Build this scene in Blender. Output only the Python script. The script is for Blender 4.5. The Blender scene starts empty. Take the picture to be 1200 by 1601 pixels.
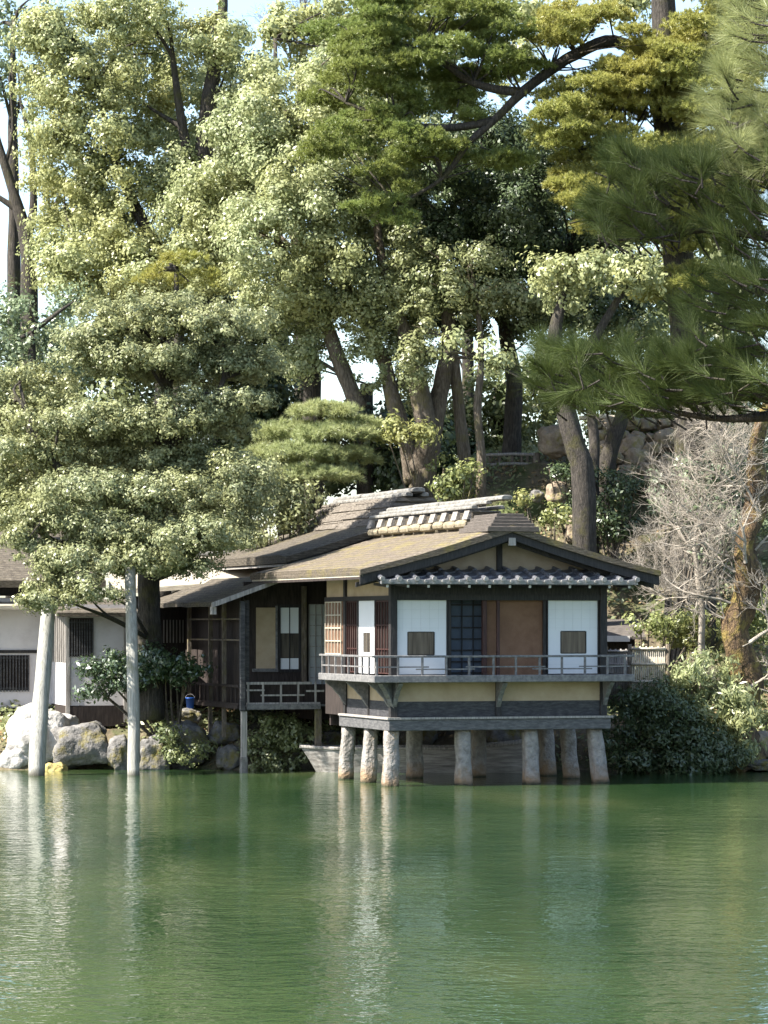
import bpy, bmesh, math, random
import numpy as np
from mathutils import Vector, Matrix, noise as mnoise

random.seed(7)
RNG = np.random.default_rng(11)
R = math.radians
sc = bpy.context.scene
COL = sc.collection

# ------------------------------------------------------------------ camera, sky, sun, exposure
F = 4970.0          # focal length in photo pixels (photo is 1200 wide)
CH = 3.58           # eye height above the water
HOR = 975.0         # photo row of the horizon
cam_d = bpy.data.cameras.new("camera")
cam = bpy.data.objects.new("camera", cam_d)
COL.objects.link(cam)
cam.location = (0, 0, CH)
cam.rotation_euler = (R(90), 0, 0)
cam_d.sensor_fit = 'HORIZONTAL'
cam_d.sensor_width = 36
cam_d.lens = 36 * F / 1200
cam_d.shift_y = (HOR - 800.5) / 1200
cam_d.clip_start = 0.5
cam_d.clip_end = 5000
sc.camera = cam

SUN_EL, SUN_A = R(46), R(21)      # height; angle from pure left towards the camera side
sdir = Vector((-math.cos(SUN_A) * math.cos(SUN_EL), -math.sin(SUN_A) * math.cos(SUN_EL), math.sin(SUN_EL)))
w = bpy.data.worlds.new("World"); sc.world = w; w.use_nodes = True
nt = w.node_tree
sky = nt.nodes.new('ShaderNodeTexSky'); sky.sky_type = 'NISHITA'; sky.sun_disc = False
sky.sun_elevation = SUN_EL; sky.sun_rotation = math.atan2(sdir.x, sdir.y)
sky.air_density = 1.0; sky.dust_density = 1.0; sky.ozone_density = 1.0
bg = nt.nodes['Background']; bg.inputs['Strength'].default_value = 0.1
nt.links.new(sky.outputs[0], bg.inputs[0])
sun_d = bpy.data.lights.new("sun", 'SUN'); sun_d.energy = 5.0; sun_d.angle = R(0.5); sun_d.color = (1, .955, .87)
sun = bpy.data.objects.new("sun", sun_d); COL.objects.link(sun)
sun.rotation_euler = sdir.to_track_quat('Z', 'Y').to_euler(); sun.location = (-40, 0, 60)
vs = sc.view_settings
sc.display_settings.display_device = 'sRGB'
vs.view_transform = 'Standard'; vs.look = 'None'; vs.gamma = 1; vs.exposure = 1.85; vs.use_curve_mapping = False
sc.render.engine = 'CYCLES'
cy = sc.cycles
cy.max_bounces = 7; cy.diffuse_bounces = 4; cy.glossy_bounces = 3; cy.transmission_bounces = 3; cy.transparent_max_bounces = 4
cy.use_denoising = True
cy.sample_clamp_indirect = 6

# ------------------------------------------------------------------ helpers: space
def P(px, py, Y):
    return Vector(((px - 600) * Y / F, Y, CH + (HOR - py) * Y / F))
TH = R(18); CU, SU = math.cos(TH), math.sin(TH); X0, Y0 = 0.17, 70.0
def B(u, v, z):                       # tea house frame: u along its front, v towards the hill
    return Vector((X0 + u * CU - v * SU, Y0 + u * SU + v * CU, z))
def U(px, v):                         # u of a photo column on the plane v
    k = (px - 600) / F
    return (k * (Y0 + v * CU) - X0 + v * SU) / (CU - k * SU)
def VV(px, u):                        # v of a photo column on the plane u
    k = (px - 600) / F
    return (X0 + u * CU - k * (Y0 + u * SU)) / (SU + k * CU)
def ZB(py, u, v):
    return CH + (HOR - py) * (Y0 + u * SU + v * CU) / F

# ------------------------------------------------------------------ helpers: meshes
class MB:
    def __init__(s): s.v = []; s.f = []
    def add(s, vs_, fs):
        o = len(s.v); s.v += [tuple(p) for p in vs_]; s.f += [tuple(i + o for i in f) for f in fs]; return s
    def hexa(s, p):                   # 8 points: bottom ring 0-3, top ring 4-7
        return s.add(p, [(0, 3, 2, 1), (4, 5, 6, 7), (0, 1, 5, 4), (1, 2, 6, 5), (2, 3, 7, 6), (3, 0, 4, 7)])
    def ub(s, u0, u1, v0, v1, z0, z1):
        return s.hexa([B(u0, v0, z0), B(u1, v0, z0), B(u1, v1, z0), B(u0, v1, z0),
                       B(u0, v0, z1), B(u1, v0, z1), B(u1, v1, z1), B(u0, v1, z1)])
    def box(s, x0, x1, y0, y1, z0, z1):
        return s.hexa([(x0, y0, z0), (x1, y0, z0), (x1, y1, z0), (x0, y1, z0), (x0, y0, z1), (x1, y0, z1), (x1, y1, z1), (x0, y1, z1)])
    def beam(s, a, b, w_, h_, up=(0, 0, 1)):
        a = Vector(a); b = Vector(b); d = (b - a).normalized(); up = Vector(up)
        x = d.cross(up)
        if x.length < 1e-4: x = Vector((1, 0, 0))
        x.normalize(); y = x.cross(d).normalized()
        q = []
        for e in (a, b):
            q += [e - x * w_ / 2 - y * h_ / 2, e + x * w_ / 2 - y * h_ / 2, e + x * w_ / 2 + y * h_ / 2, e - x * w_ / 2 + y * h_ / 2]
        return s.hexa(q)
    def prism(s, poly, off):          # closed polygon of points extruded by a vector
        n = len(poly); off = Vector(off)
        a = [Vector(p) for p in poly]; b = [p + off for p in a]
        return s.add(a + b, [tuple(range(n))[::-1], tuple(range(n, 2 * n))] + [(i, (i + 1) % n, n + (i + 1) % n, n + i) for i in range(n)])
    def tube(s, pts, rad, n=8, rough=0.0, seed=0, cap=True):
        pts = [Vector(p) for p in pts]; m = len(pts)
        base = len(s.v); ref = Vector((0.31, 0.95, 0.1)).normalized()
        for i, p in enumerate(pts):
            d = (pts[min(i + 1, m - 1)] - pts[max(i - 1, 0)]).normalized()
            x = d.cross(ref)
            if x.length < 1e-3: x = d.cross(Vector((1, 0, 0)))
            x.normalize(); y = d.cross(x)
            for k in range(n):
                a = 2 * math.pi * k / n; q = x * math.cos(a) + y * math.sin(a)
                r = rad[i]
                if rough: r *= 1 + rough * mnoise.noise(Vector((q.x * 1.3 + seed, q.y * 1.3 + p.z * .9, p.z * 1.1 + q.z + p.x)))
                s.v.append(tuple(p + q * r))
        for i in range(m - 1):
            for k in range(n):
                a = base + i * n + k; b = base + i * n + (k + 1) % n
                s.f.append((a, b, b + n, a + n))
        if cap:
            s.f.append(tuple(base + k for k in range(n))[::-1]); s.f.append(tuple(base + (m - 1) * n + k for k in range(n)))
        return s

def smooth_path(pts, rad, sub=4):
    pts = [Vector(p) for p in pts]; out = []; ro = []
    for i in range(len(pts) - 1):
        p0 = pts[max(i - 1, 0)]; p1 = pts[i]; p2 = pts[i + 1]; p3 = pts[min(i + 2, len(pts) - 1)]
        for k in range(sub):
            t = k / sub
            out.append(.5 * ((2 * p1) + (p2 - p0) * t + (2 * p0 - 5 * p1 + 4 * p2 - p3) * t * t + (3 * p1 - p0 - 3 * p2 + p3) * t ** 3))
            ro.append(rad[i] * (1 - t) + rad[i + 1] * t)
    out.append(pts[-1]); ro.append(rad[-1])
    return out, ro

def tag(o, label=None, cat=None, group=None, kind=None):
    if label: o['label'] = label
    if cat: o['category'] = cat
    if group: o['group'] = group
    if kind: o['kind'] = kind
    return o
BASE = {}
def thing(name, label, cat, loc, group=None):
    o = bpy.data.objects.new(name, None); COL.objects.link(o); o.location = loc; o.empty_display_size = .2
    BASE[o.name] = Vector(loc)
    return tag(o, label, cat, group)
def link(name, me, m, parent):
    me.materials.append(m)
    o = bpy.data.objects.new(name, me); COL.objects.link(o)
    if parent is not None: o.parent = parent; BASE[o.name] = BASE[parent.name]
    return o
def build(name, mb, m, parent=None, base=None, smooth=False, bevel=0):
    b = BASE[parent.name] if parent is not None else Vector(base if base is not None else (0, 0, 0))
    me = bpy.data.meshes.new(name)
    me.from_pydata([(p[0] - b.x, p[1] - b.y, p[2] - b.z) for p in mb.v], [], mb.f); me.update()
    bm = bmesh.new(); bm.from_mesh(me); bmesh.ops.recalc_face_normals(bm, faces=bm.faces)
    if bevel: bmesh.ops.bevel(bm, geom=list(bm.edges), offset=bevel, segments=1, affect='EDGES', clamp_overlap=True)
    bm.to_mesh(me); bm.free()
    if smooth: me.polygons.foreach_set('use_smooth', [True] * len(me.polygons))
    o = link(name, me, m, parent)
    if parent is None: o.location = b; BASE[o.name] = b
    return o
def np_mesh(name, V, k, m, parent):   # V: (n*k,3) loose faces of k corners
    b = BASE[parent.name]; V = (V - np.array(b)).astype(np.float32)
    n = len(V) // k; me = bpy.data.meshes.new(name)
    me.vertices.add(len(V)); me.vertices.foreach_set('co', V.ravel())
    me.loops.add(n * k); me.loops.foreach_set('vertex_index', np.arange(n * k, dtype=np.int32))
    me.polygons.add(n); me.polygons.foreach_set('loop_start', np.arange(0, n * k, k, dtype=np.int32))
    me.update(calc_edges=True)
    return link(name, me, m, parent)

# ------------------------------------------------------------------ helpers: materials
def new_mat(name):
    m = bpy.data.materials.new(name); m.use_nodes = True; t = m.node_tree
    return m, t, t.nodes['Principled BSDF'], t.nodes['Material Output']
def N(t, typ, **kw):
    n = t.nodes.new(typ)
    for k, v in kw.items(): setattr(n, k, v)
    return n
def ramp(t, stops):
    r = N(t, 'ShaderNodeValToRGB'); e = r.color_ramp.elements
    while len(e) < len(stops): e.new(.5)
    for i, (p, c) in enumerate(stops): e[i].position = p; e[i].color = (*c, 1)
    return r
def mat(name, stops, scale=4, stretch=(1, 1, 1), rough=.8, bump=.3, bscale=3, spec=.3, detail=6, moss=None, moss_at=(.52, .62), moss_scale=.9, dist=.02):
    m, t, bs, out = new_mat(name)
    tc = N(t, 'ShaderNodeTexCoord'); mp = N(t, 'ShaderNodeMapping'); mp.inputs['Scale'].default_value = stretch
    t.links.new(tc.outputs['Object'], mp.inputs[0])
    n1 = N(t, 'ShaderNodeTexNoise'); n1.inputs['Scale'].default_value = scale; n1.inputs['Detail'].default_value = detail; n1.inputs['Roughness'].default_value = .65
    t.links.new(mp.outputs[0], n1.inputs[0])
    if len(stops[0]) == 3:
        k = len(stops); stops = [(.3 + .4 * i / max(1, k - 1), c) for i, c in enumerate(stops)]
    r = ramp(t, stops); t.links.new(n1.outputs[0], r.inputs[0]); col = r.outputs[0]
    if moss:
        n3 = N(t, 'ShaderNodeTexNoise'); n3.inputs['Scale'].default_value = moss_scale; n3.inputs['Detail'].default_value = 7; n3.inputs['Roughness'].default_value = .7
        t.links.new(tc.outputs['Object'], n3.inputs[0])
        r3 = ramp(t, [(moss_at[0], (0, 0, 0)), (moss_at[1], (1, 1, 1))]); t.links.new(n3.outputs[0], r3.inputs[0])
        mx = N(t, 'ShaderNodeMixRGB'); t.links.new(r3.outputs[0], mx.inputs[0]); t.links.new(col, mx.inputs[1]); mx.inputs[2].default_value = (*moss, 1); col = mx.outputs[0]
    t.links.new(col, bs.inputs['Base Color'])
    bs.inputs['Roughness'].default_value = rough; bs.inputs['Specular IOR Level'].default_value = spec
    if bump:
        n2 = N(t, 'ShaderNodeTexNoise'); n2.inputs['Scale'].default_value = scale * bscale; n2.inputs['Detail'].default_value = 8; t.links.new(mp.outputs[0], n2.inputs[0])
        b = N(t, 'ShaderNodeBump'); b.inputs['Strength'].default_value = bump; b.inputs['Distance'].default_value = dist
        t.links.new(n2.outputs[0], b.inputs['Height']); t.links.new(b.outputs[0], bs.inputs['Normal'])
    return m
def stain(m, col, z0, z1, amp=.35):
    t = m.node_tree; bs = t.nodes['Principled BSDF']; src = bs.inputs['Base Color'].links[0].from_socket
    tc = N(t, 'ShaderNodeTexCoord'); sp = N(t, 'ShaderNodeSeparateXYZ'); t.links.new(tc.outputs['Object'], sp.inputs[0])
    n = N(t, 'ShaderNodeTexNoise'); n.inputs['Scale'].default_value = 3.5; n.inputs['Detail'].default_value = 5; t.links.new(tc.outputs['Object'], n.inputs[0])
    a = N(t, 'ShaderNodeMath', operation='MULTIPLY_ADD'); t.links.new(n.outputs[0], a.inputs[0]); a.inputs[1].default_value = amp * 2; a.inputs[2].default_value = -amp
    b = N(t, 'ShaderNodeMath', operation='ADD'); t.links.new(sp.outputs[2], b.inputs[0]); t.links.new(a.outputs[0], b.inputs[1])
    mr = N(t, 'ShaderNodeMapRange'); t.links.new(b.outputs[0], mr.inputs[0]); mr.inputs[1].default_value = z0; mr.inputs[2].default_value = z1; mr.inputs[3].default_value = 1; mr.inputs[4].default_value = 0
    mx = N(t, 'ShaderNodeMixRGB'); t.links.new(mr.outputs[0], mx.inputs[0]); t.links.new(src, mx.inputs[1]); mx.inputs[2].default_value = (*col, 1); t.links.new(mx.outputs[0], bs.inputs['Base Color'])
def courses(m, scale, strength=.5, dist=.03):
    t = m.node_tree; bs = t.nodes['Principled BSDF']; src = bs.inputs['Normal'].links[0].from_socket
    tc = N(t, 'ShaderNodeTexCoord'); wv = N(t, 'ShaderNodeTexWave'); wv.wave_type = 'BANDS'; wv.bands_direction = 'Z'; wv.wave_profile = 'SAW'
    wv.inputs['Scale'].default_value = scale; wv.inputs['Distortion'].default_value = 3; wv.inputs['Detail'].default_value = 3; wv.inputs['Detail Scale'].default_value = 2.5
    t.links.new(tc.outputs['Object'], wv.inputs[0]); b = N(t, 'ShaderNodeBump'); b.inputs['Strength'].default_value = strength; b.inputs['Distance'].default_value = dist
    t.links.new(wv.outputs[0], b.inputs['Height']); t.links.new(src, b.inputs['Normal']); t.links.new(b.outputs[0], bs.inputs['Normal'])
    src2 = bs.inputs['Base Color'].links[0].from_socket; mx = N(t, 'ShaderNodeMixRGB', blend_type='MULTIPLY'); mx.inputs[0].default_value = .4
    t.links.new(src2, mx.inputs[1]); t.links.new(wv.outputs[0], mx.inputs[2]); t.links.new(mx.outputs[0], bs.inputs['Base Color'])
def leaf_mat(name, c1, c2, c3=None, tr=.3, gl=.07, rough=.4, nscale=.5):
    m, t, bs, out = new_mat(name); t.nodes.remove(bs)
    g = N(t, 'ShaderNodeNewGeometry'); tc = N(t, 'ShaderNodeTexCoord')
    r = ramp(t, [(0, c1), (1, c2)]); t.links.new(g.outputs['Random Per Island'], r.inputs[0])
    n = N(t, 'ShaderNodeTexNoise'); n.inputs['Scale'].default_value = nscale; n.inputs['Detail'].default_value = 3; t.links.new(tc.outputs['Object'], n.inputs[0])
    r2 = ramp(t, [(.42, (0, 0, 0)), (.62, (1, 1, 1))]); t.links.new(n.outputs[0], r2.inputs[0])
    mx = N(t, 'ShaderNodeMixRGB'); t.links.new(r2.outputs[0], mx.inputs[0]); t.links.new(r.outputs[0], mx.inputs[1]); mx.inputs[2].default_value = (*(c3 or c2), 1)
    d = N(t, 'ShaderNodeBsdfDiffuse'); tl = N(t, 'ShaderNodeBsdfTranslucent'); gs = N(t, 'ShaderNodeBsdfGlossy'); gs.inputs['Roughness'].default_value = rough
    t.links.new(mx.outputs[0], d.inputs[0]); t.links.new(mx.outputs[0], tl.inputs[0])
    a = N(t, 'ShaderNodeMixShader'); a.inputs[0].default_value = tr; t.links.new(d.outputs[0], a.inputs[1]); t.links.new(tl.outputs[0], a.inputs[2])
    b = N(t, 'ShaderNodeMixShader'); b.inputs[0].default_value = gl; t.links.new(a.outputs[0], b.inputs[1]); t.links.new(gs.outputs[0], b.inputs[2])
    t.links.new(b.outputs[0], out.inputs[0])
    return m

M = {}
M['dark_wood'] = mat('dark_wood', [(.008, .0075, .008), (.022, .02, .02), (.042, .037, .034)], 6, (6, 6, .6), .6, .3)
M['beam_wood'] = mat('beam_wood', [(.022, .022, .025), (.05, .049, .051), (.09, .087, .084)], 5, (1, 1, 4), .65, .3)
M['sill_wood'] = mat('sill_wood', [(.045, .044, .046), (.085, .083, .084), (.14, .134, .13)], 6, (1, 1, 4), .7, .2)
M['skirt_wood'] = mat('skirt_wood', [(.02, .02, .022), (.042, .041, .044), (.075, .072, .072)], 6, (1, 1, 4), .7, .2)
M['bark_layer'] = mat('bark_layer', [(.075, .062, .05), (.17, .145, .118), (.29, .255, .21)], 5, (1, 1, 12), .95, .9, dist=.05)
M['rail_wood'] = mat('rail_wood', [(.07, .069, .07), (.135, .13, .128), (.21, .2, .19)], 6, (2, 2, 2), .7, .2)
M['grey_wood'] = mat('grey_wood', [(.12, .11, .1), (.26, .24, .22), (.4, .37, .33)], 4, (7, 7, .5), .8, .4)
M['pole_wood'] = mat('pole_wood', [(.16, .155, .135), (.3, .29, .26), (.42, .405, .36)], 4, (9, 9, .35), .85, 1, moss=(.16, .15, .05), moss_at=(.55, .75), moss_scale=1.2)
M['red_wood'] = mat('red_wood', [(.02, .01, .01), (.048, .021, .018), (.085, .04, .032)], 5, (6, 6, .5), .55, .2)
M['beige_plaster'] = mat('beige_plaster', [(.31, .235, .15), (.37, .285, .19), (.41, .325, .225)], 2.5, rough=.95, bump=.15, bscale=20)
M['gable_plaster'] = mat('gable_plaster', [(.28, .22, .155), (.34, .275, .2), (.38, .31, .235)], 2.5, rough=.95, bump=.15, bscale=20)
M['brown_panel'] = mat('brown_panel', [(.13, .07, .042), (.17, .094, .058), (.2, .115, .073)], 3, rough=.9, bump=.1, bscale=20)
M['white_plaster'] = mat('white_plaster', [(.42, .39, .39), (.52, .49, .49), (.56, .53, .525)], 1.5, rough=.95, bump=.1, bscale=15)
M['bark_roof'] = mat('bark_roof', [(.07, .056, .042), (.15, .121, .09), (.24, .198, .15)], 9, (1, 1, 5), .95, .8, moss=(.22, .18, .06), moss_at=(.5, .7), moss_scale=1.6, dist=.04)
M['bark_edge'] = mat('bark_edge', [(.04, .034, .029), (.085, .072, .062), (.14, .12, .1)], 6, (1, 1, 14), .95, .7, dist=.03)
M['dark_bark_roof'] = mat('dark_bark_roof', [(.045, .037, .028), (.1, .083, .062), (.17, .145, .11)], 7, (1, 1, 4), .95, .8, moss=(.12, .1, .05), moss_at=(.55, .7), dist=.04)
M['shingle'] = mat('shingle', [(.22, .19, .145), (.32, .285, .225), (.4, .365, .3)], 5, (1, 1, 8), .9, .5)
M['ridge_tile'] = mat('ridge_tile', [(.085, .08, .073), (.165, .157, .142), (.25, .238, .218)], 6, rough=.85, bump=.5, dist=.02)
M['bundle'] = mat('bundle', [(.13, .105, .07), (.22, .185, .125), (.3, .255, .18)], 9, rough=.95, bump=.6)
M['roof_tile'] = mat('roof_tile', [(.045, .047, .055), (.085, .088, .1), (.15, .15, .16)], 7, rough=.42, bump=.25, spec=.5)
M['tile_edge'] = mat('tile_edge', [(.12, .118, .112), (.2, .195, .185), (.3, .29, .27)], 9, rough=.7, bump=.4)
M['white_tip'] = mat('white_tip', [(.4, .39, .37), (.5, .49, .46)], 9, rough=.8, bump=0)
M['granite'] = mat('granite', [(.15, .135, .12), (.23, .21, .19), (.31, .285, .255)], 7, rough=.9, bump=.8, bscale=2, moss=(.3, .2, .1), moss_at=(.58, .72), moss_scale=2, dist=.07)
M['rock_pale'] = mat('rock_pale', [(.22, .205, .19), (.36, .34, .315), (.5, .475, .44)], 3, rough=.95, bump=.9, dist=.06)
M['rock_grey'] = mat('rock_grey', [(.07, .067, .062), (.14, .132, .125), (.23, .215, .2)], 4, rough=.95, bump=.9, moss=(.13, .11, .035), moss_at=(.5, .62), moss_scale=1.6, dist=.06)
M['rock_tan'] = mat('rock_tan', [(.15, .115, .08), (.26, .205, .15), (.36, .29, .22)], 3, rough=.95, bump=.9, moss=(.2, .17, .06), moss_at=(.54, .66), moss_scale=1.3, dist=.06)
M['rock_yellow'] = mat('rock_yellow', [(.22, .19, .12), (.36, .29, .1), (.42, .34, .15)], 5, rough=.95, bump=.9, dist=.04)
M['boat_wood'] = mat('boat_wood', [(.12, .11, .1), (.24, .22, .2), (.38, .36, .33)], 3, (.6, 4, 6), .9, .5)
M['bamboo'] = mat('bamboo', [(.28, .23, .17), (.42, .37, .29), (.54, .48, .4)], 4, (8, 8, 1), .7, .3)
M['ground'] = mat('ground', [(.05, .042, .025), (.12, .095, .06), (.2, .165, .11)], 1.6, rough=1, bump=.9, bscale=6, moss=(.06, .075, .025), moss_at=(.46, .6), moss_scale=.45, dist=.06)
M['bark_dark'] = mat('bark_dark', [(.02, .018, .015), (.05, .043, .036), (.1, .085, .07)], 5, (5, 5, .8), .95, 1, moss=(.07, .065, .022), moss_at=(.52, .68), moss_scale=1.1, dist=.05)
M['bark_brown'] = mat('bark_brown', [(.07, .055, .04), (.15, .12, .09), (.26, .22, .17)], 5, (5, 5, .8), .95, 1, moss=(.17, .15, .05), moss_at=(.52, .68), moss_scale=1.1, dist=.05)
M['bark_rust'] = mat('bark_rust', [(.03, .022, .017), (.10, .066, .038), (.2, .135, .065)], 5, (2, 2, 1), .95, 1, moss=(.2, .15, .045), moss_at=(.5, .62), moss_scale=2, dist=.06)
M['twig'] = mat('twig', [(.19, .16, .125), (.31, .27, .22), (.39, .345, .29)], 5, rough=.9, bump=0)
M['twig_dark'] = mat('twig_dark', [(.05, .04, .035), (.1, .08, .07)], 5, rough=.9, bump=0)
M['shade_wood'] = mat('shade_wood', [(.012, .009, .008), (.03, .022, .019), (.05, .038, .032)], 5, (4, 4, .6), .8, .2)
M['blue_plastic'] = mat('blue_plastic', [(.01, .09, .42), (.015, .11, .5)], 3, rough=.4, bump=0, spec=.5)
M['shoji'] = mat('shoji', [(.6, .61, .62), (.65, .66, .67)], 1.5, rough=.9, bump=0)
M['shoji_rib_shadow'] = mat('shoji_rib_shadow', [(.52, .53, .54), (.58, .59, .6)], 1.5, rough=.9, bump=0)
M['pale_fascia'] = mat('pale_fascia', [(.5, .46, .42), (.62, .58, .53)], 4, rough=.9, bump=.1)
stain(M['granite'], (.23, .155, .095), .08, .4); stain(M['granite'], (.035, .035, .02), .0, .1, .06)
stain(M['pole_wood'], (.06, .055, .04), .28, .5, .1)
courses(M['bark_roof'], 5); courses(M['dark_bark_roof'], 5)
def pane_mat():
    m, t, bs, out = new_mat('window_glass')
    tc = N(t, 'ShaderNodeTexCoord'); mp = N(t, 'ShaderNodeMapping'); mp.inputs['Scale'].default_value = (14, 14, .8); t.links.new(tc.outputs['Object'], mp.inputs[0])
    n = N(t, 'ShaderNodeTexNoise'); n.inputs['Scale'].default_value = 1; n.inputs['Detail'].default_value = 3; t.links.new(mp.outputs[0], n.inputs[0])
    r = ramp(t, [(.35, (.03, .026, .025)), (.65, (.11, .095, .075))]); t.links.new(n.outputs[0], r.inputs[0]); t.links.new(r.outputs[0], bs.inputs['Base Color'])  # brown and beige streaks painted as curtain reflections in the pane
    bs.inputs['Roughness'].default_value = .12; bs.inputs['Specular IOR Level'].default_value = .5
    return m
M['glass'] = pane_mat()

LEAF = {
 'olive_pale': leaf_mat('leaf_olive_pale', (.25, .295, .135), (.40, .425, .235), (.35, .365, .165), gl=.035, tr=.42),
 'olive_yellow': leaf_mat('leaf_olive_yellow', (.25, .285, .125), (.40, .42, .205), (.36, .365, .155), gl=.035, tr=.42),
 'pruned': leaf_mat('leaf_pruned', (.165, .195, .095), (.34, .35, .19), (.27, .28, .13), gl=.03, tr=.35),
 'dark': leaf_mat('leaf_dark', (.042, .068, .028), (.10, .135, .058), (.075, .1, .042), gl=.05, tr=.25),
 'blue_green': leaf_mat('leaf_blue_green', (.12, .17, .085), (.23, .28, .15), (.16, .2, .1), gl=.07),
 'lime': leaf_mat('leaf_lime', (.2, .24, .08), (.34, .36, .145), (.3, .3, .11), gl=.05, tr=.38),
 'mid': leaf_mat('leaf_mid', (.11, .145, .055), (.23, .26, .115), (.18, .2, .08), gl=.045, tr=.35),
 'half': leaf_mat('leaf_half_lit_tone', (.16, .195, .085), (.31, .33, .165), (.24, .255, .115), gl=.04, tr=.38),  # tone between dark and pale leaves, partial sunlight put into the colour
 'sun_toned_needle': leaf_mat('needle_sun_toned', (.21, .24, .09), (.34, .36, .155), (.28, .29, .11), gl=.02, tr=.4),
 'waxy': leaf_mat('leaf_waxy', (.03, .06, .024), (.08, .12, .045), (.05, .08, .03), gl=.1, rough=.35, tr=.2),
 'gold_needle': leaf_mat('needle_gold', (.25, .275, .07), (.42, .42, .13), (.36, .34, .09), gl=.03, tr=.42, nscale=.35),
 'olive_shade_needle': leaf_mat('needle_olive_shade', (.14, .195, .05), (.28, .325, .095), (.23, .26, .07), gl=.03, tr=.4),
 'soft_needle': leaf_mat('needle_soft', (.28, .33, .14), (.4, .43, .21), (.36, .38, .17), gl=.03, tr=.42),
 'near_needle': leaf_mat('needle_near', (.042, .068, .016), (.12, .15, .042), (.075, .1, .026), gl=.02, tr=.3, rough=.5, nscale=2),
}

# ------------------------------------------------------------------ ground and water
def sst(a, b, x):
    t = np.clip((x - a) / (b - a), 0, 1); return t * t * (3 - 2 * t)
def shore(x):
    return 78.3 + .35 * np.sin(.9 * x + 1) + .25 * np.sin(2.3 * x) - 1.4 * sst(4.6, 6.2, x)
def gh(x, y):
    x = np.asarray(x, float); y = np.asarray(y, float)
    t = y - shore(x)
    z = np.where(t < 0, np.maximum(t * .9, -1.6), .85 * sst(0, 1.3, t) + .4 * sst(1, 4, t))
    Hh = 2.6 + 4.6 * sst(-3.5, 3.5, x)
    z = z + Hh * sst(82.5, 92.5, y) * (1 - .35 * sst(115, 170, y)) * (1 - .8 * sst(25, 60, np.abs(x)))
    near = 1.7 * (1 - sst(11.5, 15.5, y)) - 1.6 * sst(11.5, 16.5, y)
    z = np.where(y < 40, near, z)
    return z
def gz(x, y): return float(gh(x, y))
def axis(parts):
    return np.unique(np.round(np.concatenate([np.arange(a, b, s) for a, b, s in parts]), 3))
gx = axis([(-400, -30, 20), (-30, -14, 2), (-14, 14, .3), (14, 30, 2), (30, 401, 20)])
gy = axis([(-60, 8, 6), (8, 20, .8), (20, 74, 6), (74, 98, .3), (98, 130, 2), (130, 900, 25)])
XX, YY = np.meshgrid(gx, gy); ZZ = gh(XX, YY)
for i in range(len(gy)):
    if 77 < gy[i] < 130:
        for j in range(len(gx)):
            if abs(gx[j]) < 20 and ZZ[i, j] > .05:
                ZZ[i, j] += .22 * mnoise.noise(Vector((gx[j] * .8, gy[i] * .8, 0))) + .08 * mnoise.noise(Vector((gx[j] * 2.7, gy[i] * 2.7, 3)))
gm = MB(); nx = len(gx)
gm.v = list(zip(XX.ravel().tolist(), YY.ravel().tolist(), ZZ.ravel().tolist()))
gm.f = [(i * nx + j, i * nx + j + 1, (i + 1) * nx + j + 1, (i + 1) * nx + j) for i in range(len(gy) - 1) for j in range(nx - 1)]
tag(build('ground', gm, M['ground'], smooth=True), kind='structure')

def water_mat():
    m, t, bs, out = new_mat('pond_water')
    tc = N(t, 'ShaderNodeTexCoord')
    def nz(scale, stretch, detail=3):
        mp = N(t, 'ShaderNodeMapping'); mp.inputs['Scale'].default_value = stretch; t.links.new(tc.outputs['Object'], mp.inputs[0])
        n = N(t, 'ShaderNodeTexNoise'); n.inputs['Scale'].default_value = scale; n.inputs['Detail'].default_value = detail; t.links.new(mp.outputs[0], n.inputs[0]); return n
    c = nz(.25, (1, .35, 1), 5)
    r = ramp(t, [(.35, (.014, .038, .013)), (.55, (.034, .062, .022)), (.7, (.066, .088, .034))]); t.links.new(c.outputs[0], r.inputs[0])
    t.links.new(r.outputs[0], bs.inputs['Base Color'])
    bs.inputs['Roughness'].default_value = .06; bs.inputs['IOR'].default_value = 1.33
    bs.inputs['Specular IOR Level'].default_value = .6
    a = nz(6.5, (1, 1, 1), 2); b = nz(1.8, (.8, 1, 1), 2)
    ad = N(t, 'ShaderNodeMath', operation='MULTIPLY_ADD'); t.links.new(b.outputs[0], ad.inputs[0]); ad.inputs[1].default_value = 1.6; t.links.new(a.outputs[0], ad.inputs[2])
    bp = N(t, 'ShaderNodeBump'); bp.inputs['Strength'].default_value = .6; bp.inputs['Distance'].default_value = .02
    pt = nz(.11, (.5, 1, 1), 3); mr = N(t, 'ShaderNodeMapRange'); t.links.new(pt.outputs[0], mr.inputs[0]); mr.inputs[1].default_value = .36; mr.inputs[2].default_value = .64; mr.inputs[3].default_value = .3; mr.inputs[4].default_value = .8; t.links.new(mr.outputs[0], bp.inputs['Strength'])
    t.links.new(ad.outputs[0], bp.inputs['Height']); t.links.new(bp.outputs[0], bs.inputs['Normal'])
    return m
wm = MB(); wm.add([(-400, 5, 0), (400, 5, 0), (400, 110, 0), (-400, 110, 0)], [(0, 1, 2, 3)])
tag(build('water', wm, water_mat()), kind='structure')

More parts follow.
